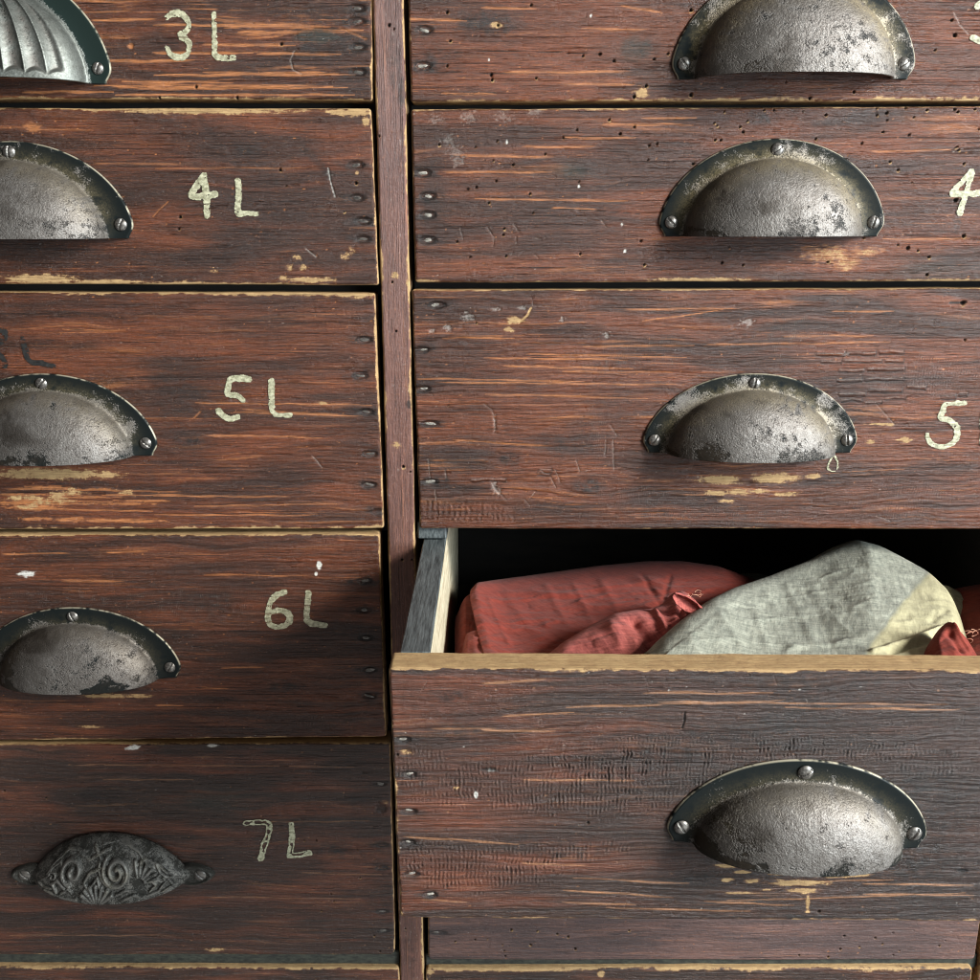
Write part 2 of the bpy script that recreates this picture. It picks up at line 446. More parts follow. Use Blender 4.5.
    def holes(s, lst, r=.55):
        rs = np.random.RandomState(s.seed + 5)
        for q in lst:
            x, z = s.p(q[0], q[1]); rr = (q[2] if len(q) > 2 else r) * rs.uniform(.8, 1.2)
            w_ = s.win(x, z, rr * 3)
            if w_ is None: continue
            X, Z = s.X[w_], s.Z[w_]
            d = np.hypot(X - x, Z - z)
            kk = 1 - sstep(rr * .75, rr * 1.15, d)
            s.H[w_] -= kk * 1.4
            s.hole[w_] = np.maximum(s.hole[w_], kk)
            rim = (1 - sstep(rr * .9, rr * 1.9, np.hypot(X - x - .25, Z - z + .35))) * (1 - kk)
            s.wear[w_] = np.maximum(s.wear[w_], rim * rs.uniform(.0, .75))
    def dent(s, px, py, rx=9, ry=4.0, depth=.7, dark=.8):
        """oval hollow round a nail head"""
        x, z = s.p(px, py); k = s.k(); rx *= k; ry *= k
        w_ = s.win(x, z, rx * 2.5)
        if w_ is None: return
        X, Z = s.X[w_], s.Z[w_]
        d = np.hypot((X - x) / rx, (Z - z) / ry)
        s.H[w_] -= (1 - sstep(.45, 1.1, d)) * depth
        dd = np.hypot((X - x) / (rx * 2.2), (Z - z) / (ry * 1.8))
        s.dark[w_] = np.clip(s.dark[w_] + dark * (1 - sstep(.3, 1.1, dd + (vn(X, Z, 5, 1.2, s.seed + 8) - .5) * .6)), 0, 1)
        s.hole[w_] = np.maximum(s.hole[w_], .75 * (1 - sstep(.8, 1.1, d)) * sstep(.45, .8, d))
    def ripple(s, px, py, rx, ry, amp=.2, per=1.5):
        """cross-grain chatter: short upright ridges in rows along the grain"""
        x, z = s.p(px, py); k = s.k(); rx *= k; ry *= k
        w_ = s.win(x, z, max(rx, ry) * 1.4)
        if w_ is None: return
        X, Z = s.X[w_], s.Z[w_]
        d = np.hypot((X - x) / rx, (Z - z) / ry) + (fbm(X, Z, 8, 3, s.seed + 61, 3) - .5) * .9
        m_ = 1 - sstep(.55, 1.05, d)
        ph = vn(X, Z, 16, 3.0, s.seed + 63) * 5 + vn(X, Z, 2.5, .9, s.seed + 64) * 1.6
        row = sstep(.25, .8, vn(X, Z, 1.6, 1.1, s.seed + 65)) * (.5 + .5 * sstep(.3, .6, vn(X, Z, 14, .8, s.seed + 66)))
        wv = np.sin(X * 2 * math.pi / per + ph)
        s.H[w_] += m_ * amp * wv * row
        s.dark[w_] = np.clip(s.dark[w_] + m_ * sstep(.1, -.9, wv) * .5 * row, 0, 1)
        s.fleck[w_] = np.maximum(s.fleck[w_], m_ * sstep(.6, 1, wv) * .2 * row)  # crests tinted pale as a painted highlight
    def bars(s, rows):
        """raised brittle varnish bars: (px0, px1, py, height)"""
        for (a, b, py, hh) in rows:
            x0, z = s.p(a, py); x1, _ = s.p(b, py)
            w_ = s.win((x0 + x1) / 2, z, abs(x1 - x0) / 2 + 2)
            if w_ is None: continue
            X, Z = s.X[w_], s.Z[w_]
            zz = Z - z + (vn(X, X * 0, 5, 5, int(py)) - .5) * .8
            hm = hh * s.k()
            ins = sstep(x0, x0 + .8, X) * sstep(x1, x1 - .5, X)
            top = np.exp(-((zz) / (hm * .45)) ** 4) * ins
            s.H[w_] += top * .34
            gr = np.exp(-((zz + hm * .75) / .35) ** 2) * ins
            s.H[w_] -= gr * .5
            s.hole[w_] = np.maximum(s.hole[w_], gr * .8); s.fleck[w_] = np.maximum(s.fleck[w_], np.exp(-((zz - hm * .25) / .3) ** 2) * ins * .3)  # dark crack below; pale line is a highlight painted along the bar
            s.hole[w_] = np.maximum(s.hole[w_], .8 * np.exp(-((X - x1) / .35) ** 2) * (np.abs(zz) < hm * .8))
    def build(s, parent, mat, name='drawer_front', corner=1.2, cbr=None):
        n, m = s.n, s.m
        X, Z = s.X.copy(), s.Z.copy()
        # wavy outline
        for d, co, q, sg in ((s.dt, s.X, 71, -1), (s.db, s.X, 73, 1)):
            Z += sg * (fbm(co, co * 0, 30, 9, s.seed + q, 4, .6) - .35) * .8 * np.exp(-d / 2.5)
        X += (fbm(s.Z, s.Z * 0, 14, 9, s.seed + 75, 3) - .4) * .6 * np.exp(-s.dl / 2.0)
        X -= (fbm(s.Z, s.Z * 0, 14, 9, s.seed + 77, 3) - .4) * .6 * np.exp(-s.dr / 2.0)
        # rounded corners
        for (dx, dz, sx, sz, rr) in ((s.dl, s.dt, -1, 1, corner), (s.dr, s.dt, 1, 1, corner), (s.dl, s.db, -1, -1, cbr or corner), (s.dr, s.db, 1, -1, cbr or corner)):
            a = np.clip(1 - dx / rr, 0, 1); b = np.clip(1 - dz / rr, 0, 1)
            k = (a > 0) & (b > 0)
            na = a * np.sqrt(1 - b * b / 2); nb = b * np.sqrt(1 - a * a / 2)
            X += np.where(k, sx * (na - a) * rr, 0); Z += np.where(k, sz * (nb - b) * rr, 0)
        s.Xf, s.Zf = X, Z
        Yv = s.Y * 1000 - s.H
        V = np.stack([X.ravel(), Yv.ravel(), Z.ravel()], 1)
        A = np.stack([q.ravel() for q in (s.red, s.streak, s.wear, s.dark)], 1)
        B = np.stack([q.ravel() for q in (s.fleck, s.hole, s.alt, s.alt * 0)], 1)
        F = grid_faces(n, m)                     # j runs downwards: x, then down = faces the camera side
        F = F[:, ::-1]
        # rim to the back
        idx = np.arange(n * m).reshape(n, m)
        loop = np.concatenate([idx[:, 0], idx[-1, 1:], idx[::-1, -1][1:], idx[0, ::-1][1:-1]])
        base = len(V)
        rings = []
        top = np.zeros(len(loop), bool); top[:n] = True
        for q, yy in enumerate((2.0, 5.0, 8.0, s.th)):
            R = V[loop].copy(); R[:, 1] = s.Y * 1000 + yy
            rings.append(R)
        RV = np.concatenate(rings)
        Lp = len(loop)
        a_l = A[loop].copy(); a_l[:, 2] = np.where(top, 1, .55); a_l[:, 3] = np.where(top, 0, .5)
        b_l = B[loop] * 0
        V2 = np.concatenate([V, RV]); A2 = np.concatenate([A] + [a_l] * 4); B2 = np.concatenate([B] + [b_l] * 4)
        prev = loop; FF = [F]
        for q in range(4):
            cur = base + q * Lp + np.arange(Lp)
            FF.append(np.stack([prev, np.roll(prev, -1), np.roll(cur, -1), cur], 1)); prev = cur
        # back board
        c0 = [base + 3 * Lp + t for t in (0, n - 1, n + m - 2, 2 * n + m - 3)]
        FF.append(np.array([[c0[0], c0[1], c0[2], c0[3]]]))
        me = mesh_np(name, V2 * .001, np.concatenate(FF), {'wood_a': np.clip(A2, 0, 1), 'wood_b': np.clip(B2, 0, 1)})
        o = link(name, me, mat, parent)
        return o
    def surf(s, x, z):
        """world y (mm) of the front's face at x, z (mm)"""
        i = np.clip(np.searchsorted(s.X[:, 0], x), 0, s.n - 1)
        j = np.clip(((s.c[0][1] - z) / s.hmm * (s.m - 1)).astype(int), 0, s.m - 1)
        return s.Y * 1000 - s.H[i, j]

def painted(fr, strokes, parent, label, mat, name='painted_character', wd=1.32, hollow=0.0, worn=.3, seed=1):
    """a brush-painted character lying on a front: strokes are polylines in photo pixels"""
    def soft(st):
        for _ in range(2):
            st = [st[0]] + [(a[0] * (1 - f) + b[0] * f, a[1] * (1 - f) + b[1] * f) for a, b in zip(st[:-1], st[1:]) for f in (.25, .75)] + [st[-1]]
        return st
    pts = [soft([fr.p(*q) for q in st]) for st in strokes]
    xs = [q[0] for st in pts for q in st]; zs = [q[1] for st in pts for q in st]
    r = .22
    gx = np.arange(min(xs) - 3, max(xs) + 3, r); gz = np.arange(min(zs) - 3, max(zs) + 3, r)
    X, Z = np.meshgrid(gx, gz, indexing='ij')
    d = np.full(X.shape, 1e9)
    for st in pts: d = np.minimum(d, seg_dist(X, Z, st))
    d = d + (fbm(X, Z, 1.6, 1.2, seed, 3) - .5) * .8 + (vn(X, Z, 5, 5, seed + 31) - .5) * .8
    keep = d < wd
    if hollow: keep &= ~((d < wd * .42) & (fbm(X, Z, 3, 2, seed + 5, 2) > .85 - hollow * .7))
    keep &= ~(fbm(X, Z, 2.8, 1.1, seed + 9, 4, .65) < worn - .02)
    Y = fr.surf(X.ravel(), Z.ravel()).reshape(X.shape) - .26 - .06 * vn(X, Z, .6, .6, seed + 3)
    n, m = X.shape
    F = grid_faces(n, m)
    kf = keep.ravel()[F].sum(1) >= 3
    F = F[kf]
    if len(F) == 0: return
    used, inv = np.unique(F.ravel(), return_inverse=True)
    V = np.stack([X.ravel(), Y.ravel(), Z.ravel()], 1)[used] * .001
    me = mesh_np(name, V, inv.reshape(F.shape))
    o = link(name, me, mat, parent)
    if label: o['label'] = label
    return o

# ------------------------------------------------------------------ nails and screws
def nail(fr, px, py, parent, rs, mat, sc=1.0):
    x, z = fr.p(px, py); k = fr.k()
    a = rs.uniform(3.4, 6.2) * k * sc; b = rs.uniform(1.2, 2.1) * k * sc; tl = rs.uniform(-.3, .3)
    n, m = 16, 7
    V = []
    for i in range(n):
        th = 2 * math.pi * i / n
        for j in range(m):
            f = j / (m - 1)
            cx = abs(math.cos(th)) ** .7 * math.copysign(1, math.cos(th)); cz = abs(math.sin(th)) ** .8 * math.copysign(1, math.sin(th))
            X = a * f * cx * (1 + .15 * rs.uniform(-1, 1)); Z = b * f * cz
            h = .55 * math.sqrt(max(0, 1 - f * f)) + .18 * rs.uniform(-1, 1) * (1 - f)
            V.append((x + X * math.cos(tl) - Z * math.sin(tl), 0, z + X * math.sin(tl) + Z * math.cos(tl), h))
    V = np.array(V)
    y0 = float(fr.surf(np.array([x]), np.array([z]))[0])
    pos = np.stack([V[:, 0], y0 + .14 - V[:, 3] * .55, V[:, 2]], 1) * .001
    F = []
    for i in range(n):
        for j in range(m - 1):
            a_, b_ = i * m + j, ((i + 1) % n) * m + j
            F.append((a_, a_ + 1, b_ + 1, b_))
    return link('nail', mesh_np('nail', pos, F), mat, parent)

def screw_mesh(r=2.9, dome=1.5, ang=0.7, slot=.42):
    n, m = 48, 16
    V = []; F = []
    for i in range(n):
        th = 2 * math.pi * i / n
        for j in range(m):
            f = j / (m - 1)
            x, z = r * f * math.cos(th), r * f * math.sin(th)
            h = dome * math.sqrt(max(0, 1 - (f * .97) ** 2)) - dome * .24
            u = -x * math.sin(ang) + z * math.cos(ang)
            if abs(u) < slot and f < .93: h -= .75
            V.append((x, -h, z))
    for i in range(n):
        for j in range(m - 1):
            a, b = i * m + j, ((i + 1) % n) * m + j
            F.append((a, a + 1, b + 1, b))
    return mesh_np('screw', np.array(V) * .001, F)

# ------------------------------------------------------------------ cup handles
def cup_handle(cx, cz, Y, parent, W=50.0, Hh=41.0, p=20.0, a=39.0, h=32.5, seed=1, tilt=0.0, kind='cup', ang=(.7, -.9, 1.2), bare=0.0, ochre=.5, darkpatch=.5, plate_bare=.25):
    """cup pull: pressed plate with a hollow half-dome open below; cx, cz mm of the middle of its lower edge"""
    nr, na = 150, 330
    th = np.linspace(0, math.pi, na)
    f = np.linspace(0, 1, nr)
    TH, F = np.meshgrid(th, f, indexing='ij')
    def outline(t):
        c, s_ = np.abs(np.cos(t)), np.abs(np.sin(t))
        R = 1.0 / ((c / W) ** 2.0 + (s_ / Hh) ** 2.0) ** .5
        R *= 1 - .065 * np.exp(-(np.minimum(t, math.pi - t) / .075) ** 2)
        return R
    R = outline(TH)
    x = R * F * np.cos(TH); z = R * F * np.sin(TH)
    rho = np.hypot(x / a, z / h)
    dome = p * np.clip(1 - rho ** 2.15, 0, 1) ** .52
    # fillet between dome and plate
    fil = 1.6 * np.exp(-np.clip(rho - 1, 0, None) * 13)
    y = np.where(rho < 1, dome + 1.6, fil)
    y = np.maximum(y, fil * (rho >= 1)) + 1.3
    edge_d = R * (1 - F)
    y -= np.clip(1.0 - edge_d, 0, 1) ** 2 * .8
    rs = seed * 101
    n1 = fbm(x, z, 14, 10, rs, 4, .6); n2 = fbm(x, z, 3.2, 2.6, rs + 3, 4, .6); n3 = vn(x, z, .8, .8, rs + 5)
    inside = sstep(1.06, .98, rho)
    # enamel / bare metal
    ba = inside * (.80 + bare) + (1 - inside) * (plate_bare * .7 + .34 * np.exp(-np.clip(rho - 1, 0, None) * 7) - .1)
    ba += (n1 - .5) * (1.3 - .6 * inside) + (n2 - .5) * .5
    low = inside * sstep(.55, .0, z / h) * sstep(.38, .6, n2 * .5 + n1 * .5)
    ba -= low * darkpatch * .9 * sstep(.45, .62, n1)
    ba -= inside * sstep(.15, .75, -x / a) * (.1 + .4 * darkpatch) * sstep(.40, .56, n1 * .6 + n2 * .4)  # enamel patches on the left, also darkening the dome's shaded side
    grime_shade = inside * sstep(-.15, .85, -x / a + (n1 - .5) * 1.1) * .8 + inside * .35 * sstep(.5, .7, n1)  # shade of the dome's left side painted in, plus scattered grime blotches
    oc = np.exp(-((rho - .96) / .15) ** 2) * ochre * 1.15 * sstep(-.1, .5, z / h) * sstep(.35, .6, n1 * .5 + n2 * .5 + .1)
    ed = sstep(.6, .25, edge_d) * sstep(.35, .6, n2 + .05) * .55
    ed = np.maximum(ed, 0)
    y += (n3 - .5) * .10 * inside + (n2 - .5) * .16 * inside - sstep(.5, .35, np.clip(ba, 0, 1)) * .06
    if kind == 'shell':
        mer = x / (a * np.sqrt(np.clip(1 - (z / (h * 1.02)) ** 2, .02, 1)))
        lobe = np.abs(np.sin(mer * math.pi * 5.2 + .6))
        k = sstep(.90, .80, np.abs(mer)) * sstep(.07, .13, z / h + .05 * (1 - lobe)) * sstep(.99, .90, rho)
        y -= k * (lobe ** .75) * 2.1
        ba = inside * (1.1 - .5 * k * lobe ** 2) + (1 - inside) * (.02 + .5 * np.exp(-np.clip(rho - 1, 0, None) * 14)) + (n1 - .5) * .4
        oc = k * lobe ** 2 * .75 * sstep(.3, .55, n1)
    Yv = Y * 1000 - y
    ct, st = math.cos(tilt), math.sin(tilt)
    X2 = cx + x * ct - z * st; Z2 = cz + x * st + z * ct
    V = np.stack([X2.ravel(), Yv.ravel(), Z2.ravel()], 1) * .001
    A = np.stack([np.clip(ba, 0, 1).ravel(), np.clip(oc, 0, 1).ravel(), np.clip(ed, 0, 1).ravel(), np.clip(grime_shade, 0, 1).ravel()], 1)
    me = mesh_np('cup_handle', V, grid_faces(na, nr, flip=True), {'metal': A})
    o = link('cup_handle', me, M_SHELL if kind == 'shell' else M_CUP, parent)
    sol = o.modifiers.new('thickness', 'SOLIDIFY'); sol.thickness = 0.0013; sol.offset = -1
    spots = [(0, Hh - 4.6), (-(W - 6.0), 6.0), (W - 6.0, 6.0)]
    for k, (sx, sz) in enumerate(spots):
        so = link('screw', screw_mesh(ang=ang[k], r=2.75 if kind == 'cup' else 2.5), M_STEEL, o)
        so.location = ((cx + sx * ct - sz * st) * .001, Y - .0019, (cz + sx * st + sz * ct) * .001)
        so.rotation_euler = (0.0, 0, 0)
    return o

def ornate_handle(cx, cz, Y, parent):
    """cast boat-shaped pull with scroll relief; cx, cz mm of its middle on the level of the ears"""
    n, m = 420, 190
    u = np.linspace(-1, 1, n); v = np.linspace(0, 1, m)
    U, W_ = np.meshgrid(u, v, indexing='ij')
    Wd = 41.5
    x = U * Wd
    top = 25.5 * (1 - np.abs(U) ** 2.2) ** .8 + .8
    z = W_ * top - 7.0 * (1 - W_) * (1 - U * U) ** .8 + 1.0
    hh = np.clip(1 - np.abs(U) ** 2.4, 0, 1)
    y = 14.5 * hh ** .6 * np.clip(1 - (W_) ** 2.4, 0, 1) ** .55 + 1.5
    # scrolls drawn as spirals in (x, s) where s runs over the curved face
    sU = x; sV = W_ * 26
    def spiral(c0, c1, r0, turns, a0, sgn=1, squash=1.0):
        P_ = []
        for k in range(60):
            t = k / 59; a = a0 + sgn * t * turns * 2 * math.pi
            r = r0 * (1 - t * .85)
            P_.append((c0 + r * math.cos(a), c1 + r * math.sin(a) * squash))
        return P_
    rel = np.zeros_like(x)
    def add(pts, wd=.95, amp=1.25):
        nonlocal rel
        d = seg_dist(sU, sV, pts)
        rel = np.maximum(rel, amp * np.clip(1 - (d / wd) ** 2, 0, 1) ** .5)
    add(spiral(-15, 15, 6.5, 1.35, -1.9, -1, 1.05), 1.3, 1.9)
    add(spiral(8, 14.5, 7.2, 1.9, 2.4, 1, 1.0), 1.1, 1.7)
    add(spiral(8, 14.5, 9.6, .75, 2.7, 1, 1.0), .8, 1.1)
    add([(-6, 6), (-9, 10), (-6, 14), (0, 16)], .9, 1.2)
    add([(-20, 7), (-24, 11), (-27, 9), (-25, 4)], 1.0, 1.2)
    add([(-30, 15), (-26, 20), (-18, 24), (-8, 22)], .8, 1.0)
    add([(0, 24), (8, 25.5), (18, 23), (24, 18)], .8, 1.0)
    add([(-32, 3), (-28, 2.5), (-20, 1.5), (-14, 2)], .9, 1.1)
    for k in range(7):                           # palmette on the lower lip
        a = math.radians(30 + 20 * k)
        add([(-3 + 2.5 * math.cos(a), .5 + 1.5 * math.sin(a)), (-3 + 9 * math.cos(a), .5 + 8 * math.sin(a))], 1.15, 1.6)
    for k in range(6):                           # shell fan on the right
        a = math.radians(8 + 19 * k)
        add([(19 + 3 * math.cos(a), 10 + 3 * math.sin(a)), (19 + 8.5 * math.cos(a), 10 + 9.5 * math.sin(a))], 1.0, 1.5)
    add([(10, 2), (16, 4), (22, 2.5), (28, 4), (31, 9), (34, 14)], .9, 1.2)
    add([(30, 3), (35, 6), (33, 12), (29, 16), (27, 20)], .9, 1.2)
    add([(6, 4), (12, 6.5), (17, 6)], .8, 1.0)
    add([(-33, 12), (-29, 14), (-27, 18), (-22, 20), (-20, 16)], .8, 1.1)
    add([(-12, 22), (-6, 19), (-1, 21), (4, 23)], .8, 1.0)
    add([(-5, 9), (-2, 12), (-1, 8), (2, 6)], .8, 1.2)
    add([(-22, 4), (-18, 7), (-16, 5)], .8, 1.1)
    add([(17, 17), (22, 21), (28, 20), (32, 16)], .8, 1.0)
    add([(24, 5), (27, 8), (25, 11), (28, 13)], .9, 1.1)
    add(spiral(30, 12, 3.2, 1.1, 0.4, 1), .7, 1.1)
    add(spiral(-27, 13, 3.0, 1.0, 2.4, -1), .7, 1.1)
    add([(-36, 8), (-33, 5), (-28, 5.5)], .8, 1.0)
    add([(-4, 23.5), (0, 19), (3, 17.5)], .8, 1.0)
    fade = sstep(.0, .05, W_) * sstep(1.0, .93, W_) * sstep(1.0, .93, np.abs(U))
    y = y + rel * fade * 1.25
    nn = fbm(x, sV, 3, 3, 71, 4, .6)
    y += (nn - .5) * .25
    V = np.stack([(cx + x).ravel(), (Y * 1000 - y).ravel(), (cz + z).ravel()], 1) * .001
    ba = np.clip(.45 + rel * .12 * fade + (nn - .5) * .5, 0, 1)
    oc = np.clip(rel * fade * .35 * sstep(.5, .7, fbm(x, sV, 9, 6, 33, 3)), 0, 1)
    A = np.stack([ba.ravel(), oc.ravel(), (ba * 0).ravel(), (ba * 0).ravel()], 1)
    me = mesh_np('cast_handle', V, grid_faces(n, m, flip=False), {'metal': A})
    o = link('cast_handle', me, M_CAST, parent)
    sol = o.modifiers.new('thickness', 'SOLIDIFY'); sol.thickness = 0.0016; sol.offset = -1
    for sx in (-1, 1):                            # ears
        nr, na = 26, 60
        rr = np.linspace(0, 1, nr); tt = np.linspace(0, 2 * math.pi, na)
        T, R = np.meshgrid(tt, rr, indexing='ij')
        ex = 10.5 * R * np.cos(T); ez = 6.2 * R * np.sin(T) * (1 - .25 * np.cos(T) * sx)
        ey = 2.0 + 1.3 * np.exp(-((R - .82) / .12) ** 2) - np.clip(R - .95, 0, 1) * 40 + (vn(ex, ez, 1.5, 1.5, 5) - .5) * .4
        V = np.stack([(cx + sx * 43.5 + ex).ravel(), (Y * 1000 - ey).ravel(), (cz + 1.5 + ez).ravel()], 1) * .001
        A = np.zeros((len(V), 4)); A[:, 0] = .3
        e = link('handle_ear', mesh_np('handle_ear', V, grid_faces(na, nr, flip=True), {'metal': A}), M_CAST, o)
        sc = link('screw', screw_mesh(r=3.2, dome=1.2, ang=-.8, slot=.5), M_NAILD, o)
        sc.location = ((cx + sx * 46.5) * .001, Y - .0022, (cz + 1.2) * .001)
    return o

# ------------------------------------------------------------------ the cabinet carcass
XR = 264.5
cab = empty('cabinet', (0, 0.0, P(490, 980)[1] * .001 - .2))
tag(cab, 'old stained wooden chest frame with upright divider between two columns of drawers', 'cabinet')
zb, zt = 1.0 - .62, 1.0 + .24
def stile(x0, x1, seed, name='divider_post'):
    fr = Front(((x0, 1180), (x1, 1180), (x0, 560), (x1, 560)), 0.0008, seed, res=.42, thick=30)
    # vertical grain: swap the roles of the axes
    X, Z = fr.X, fr.Z
    g = fbm(Z, X, 60, 1.3, seed, 3, .6)
    fr.H += (g - .5) * .2 + (vn(Z, X, 20, .7, seed + 2) - .5) * .1
    fr.red += np.clip((fbm(Z, X, 50, 6, seed + 4, 3) - .35) * 1.6, 0, .9)
    fr.dark += np.clip((fbm(Z, X, 30, 7, seed + 6, 4, .6) - .58) * 2.2, 0, .6)
    fr.fleck += sstep(.86, .95, vn(Z, X, 2.5, .8, seed + 8)) * .25
    fr.Zw = Z
    fr.edges(0, 0, .85, 1.0, var=1.3, rnd=1.1)
    return fr
fr = stile(-49.4, -36.2, 501)
fr.holes([(389, 25), (394, 29, .4), (379, 136, .4), (392, 282, .6), (396, 331, .45), (403, 467), (410, 472, .4), (402, 560), (412, 560), (405, 929)])
fr.blob(394, 65, 6, 26, 'dark', .6, .6, sx=1.5, sz=4); fr.blob(402, 93, 4, 14, 'dark', .9, .6, sx=1.5, sz=4)
fr.blob(395, 275, 4, 4, 'wear', .9, .6); fr.blob(396, 445, 5, 3, 'wear', .7, .8); fr.blob(409, 404, 3, 5, 'hole', .8, .4)
fr.soft(410, 950, 14, 60, 'dark', .6)
fr.build(cab, STILE, 'divider_post')
fr = stile(268.2, 292, 503); fr.build(cab, STILE, 'side_post')
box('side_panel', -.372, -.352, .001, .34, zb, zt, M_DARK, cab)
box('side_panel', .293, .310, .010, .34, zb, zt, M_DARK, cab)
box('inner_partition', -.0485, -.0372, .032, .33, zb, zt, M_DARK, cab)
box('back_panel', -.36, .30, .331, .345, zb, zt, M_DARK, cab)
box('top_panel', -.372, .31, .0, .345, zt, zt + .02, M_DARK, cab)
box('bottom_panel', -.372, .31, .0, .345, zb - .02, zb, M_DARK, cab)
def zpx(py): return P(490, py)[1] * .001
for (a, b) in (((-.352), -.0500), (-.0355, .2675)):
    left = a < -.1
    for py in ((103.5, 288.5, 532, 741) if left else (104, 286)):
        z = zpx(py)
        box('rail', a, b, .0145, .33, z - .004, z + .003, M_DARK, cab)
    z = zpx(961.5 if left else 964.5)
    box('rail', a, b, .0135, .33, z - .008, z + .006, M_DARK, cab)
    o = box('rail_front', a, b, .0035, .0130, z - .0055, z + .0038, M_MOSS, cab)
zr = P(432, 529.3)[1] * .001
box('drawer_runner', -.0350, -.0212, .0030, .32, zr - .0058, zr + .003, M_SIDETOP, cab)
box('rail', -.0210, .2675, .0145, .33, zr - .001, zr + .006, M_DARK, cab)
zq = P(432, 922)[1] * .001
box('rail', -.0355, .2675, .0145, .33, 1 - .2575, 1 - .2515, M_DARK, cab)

# ------------------------------------------------------------------ drawers
def corners(tl, tr, bl, br, Y=0.0, leftcol=False):
    q = [list(P(*tl, Y)), list(P(*tr, Y)), list(P(*bl, Y)), list(P(*br, Y))]
    if leftcol:
        for k in (0, 2):
            q[k][1] = q[k][1] + (q[k][1] - q[k + 1][1]) / (q[k][0] - q[k + 1][0]) * (-350.5 - q[k][0]); q[k][0] = -350.5
    else:
        for k in (1, 3):
            q[k][1] = q[k][1] + (q[k][1] - q[k - 1][1]) / (q[k][0] - q[k - 1][0]) * (XR - q[k][0]); q[k][0] = XR
    return [tuple(v) for v in q]

G = 'drawers of the old wooden chest'
def drawer(label, cs, seed, Y=0.0, res=.42, left=False):
    vis = (-290, -49) if left else (-36, 266)
    fr = Front(cs, Y, seed, res, vis)
    root = empty('drawer', ((cs[0][0] + cs[1][0]) / 2000, Y, cs[2][1] * .001))
    tag(root, label, 'drawer', G)
    return fr, root
def nails(fr, root, lst, mat, seed):
    rs = random.Random(seed)
    for q in lst: nail(fr, q[0], q[1], root, rs, mat)

# strokes of the painted characters, photo pixels
def sub(root, fr, chars, seed, mat=None, **kw):
    for k, (lab, st) in enumerate(chars):
        painted(fr, st, root, 'cream painted ' + lab, mat or M_PAINT, seed=seed + k * 7, **kw)

# 3L
fr, root = drawer('left drawer painted 3L with a ribbed shell handle, above the one painted 4L', corners((0, -100), (370, -100), (0, 99), (372.4, 100.5), leftcol=True), 11, left=True)
fr.grain(.30, .85, .30, 1.2, [(318, 40, 16, 4)])
fr.edges(.6, .9, .3, .9)
for a, b, y in ((90, 160, 20), (222, 335, 27), (235, 350, 32), (150, 335, 25), (200, 300, 45), (150, 260, 53), (100, 200, 61), (200, 345, 73), (150, 365, 75), (90, 345, 86), (130, 360, 88), (110, 370, 95), (20, 120, 92), (255, 345, 54), (120, 240, 82), (300, 366, 30)): fr.streakline(a, b, y, .95, .55)
fr.soft(318, 40, 26, 14, 'dark', .9); fr.soft(315, 12, 40, 12, 'dark', .7); fr.blob(318, 36, 22, 7, 'alt', .55, .4)
for q in ((357, 8), (357, 21), (358, 47), (358, 72)): fr.dent(*q)
fr.holes([(281, 44, .7), (159, 98), (196, 87), (237, 98)])
fr.blob(131, 46, 3, 2.5, 'streak', 1, .3, -.3); fr.scratch([(294, 51), (290, 60), (293, 70), (301, 74)], .4, .3, .55)
fr.scratch([(340, 28), (352, 33), (366, 39)], .5, .2, .8, 'streak')
nails(fr, root, [(357, 8), (357, 21), (358, 47), (358, 72)], M_NAILD, 3)
sub(root, fr, [('digit 3', [[(167, 17), (172, 14), (180, 13), (187, 18), (190, 25), (187, 32), (179, 35), (187, 39), (190, 45), (189, 53), (183, 58), (172, 57), (167, 48)]]),
               ('letter L', [[(214, 14), (215, 30), (214.5, 45), (215, 58), (234, 58)]])], 21)
fr.build(root, WOOD)
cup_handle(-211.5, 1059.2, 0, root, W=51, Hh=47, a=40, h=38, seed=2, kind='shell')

# 4L
fr, root = drawer('left drawer painted 4L, dark brown with long yellow worn bottom edge', corners((0, 107.5), (371, 108), (0, 284.5), (378.5, 285.5), leftcol=True), 23, left=True)
fr.grain(.34, .22, .26, .7, [(250, 150, 22, 8)], 1.3, 1.5)
fr.edges(1.5, 1.0, .3, .7, 1.3)
for a, b, y in ((90, 200, 164), (150, 330, 168), (40, 100, 130)): fr.streakline(a, b, y, .5, .3)
fr.blob(40, 279, 38, 5, 'wear', 1, .5); fr.blob(110, 282, 40, 2.5, 'wear', .9, .6); fr.blob(210, 111, 90, 3.0, 'wear', .9, .6); fr.blob(350, 112, 24, 4, 'wear', 1, .6)
fr.blob(33, 127, 8, 4, 'streak', .9, .7); fr.blob(366, 122, 4, 5, 'wear', .9, .5); fr.blob(310, 280, 26, 3, 'wear', .9, .6)
for x, y in ((289, 268), (303, 268), (348, 254), (213, 271), (297, 258), (283, 278), (352, 250), (345, 256)): fr.blob(x, y, 4, 3, 'wear', .62, 1.3, -.1, sx=1.2)
fr.scratch([(200, 118), (212, 135), (224, 150), (238, 166)], 1.9, .05, .55, 'dark'); fr.scratch([(303, 148), (318, 162), (330, 176)], 2.2, .05, .7, 'dark')
fr.scratch([(328, 168), (330, 180), (335, 197)], .42, .4, .9); fr.scratch([(326, 174), (334, 175)], .3, .3, .5)
fr.scratch([(168, 202), (160, 209), (153, 217)], .3, .2, .7, 'streak'); fr.scratch([(306, 249), (311, 253), (316, 257)], .4, .3, .7)
fr.soft(60, 245, 90, 14, 'dark', .8)
for q in ((356, 165), (357, 198), (363, 221), (363, 239)): fr.dent(*q)
fr.holes([(280, 170), (286, 186, .4), (180, 217, .6), (179, 229, .6), (356, 183), (344, 212, .4)])
fr.blob(357, 173, 2, 2, 'wear', 1, .2)
nails(fr, root, [(356, 165), (357, 198), (363, 221), (363, 239)], M_NAILD, 5)
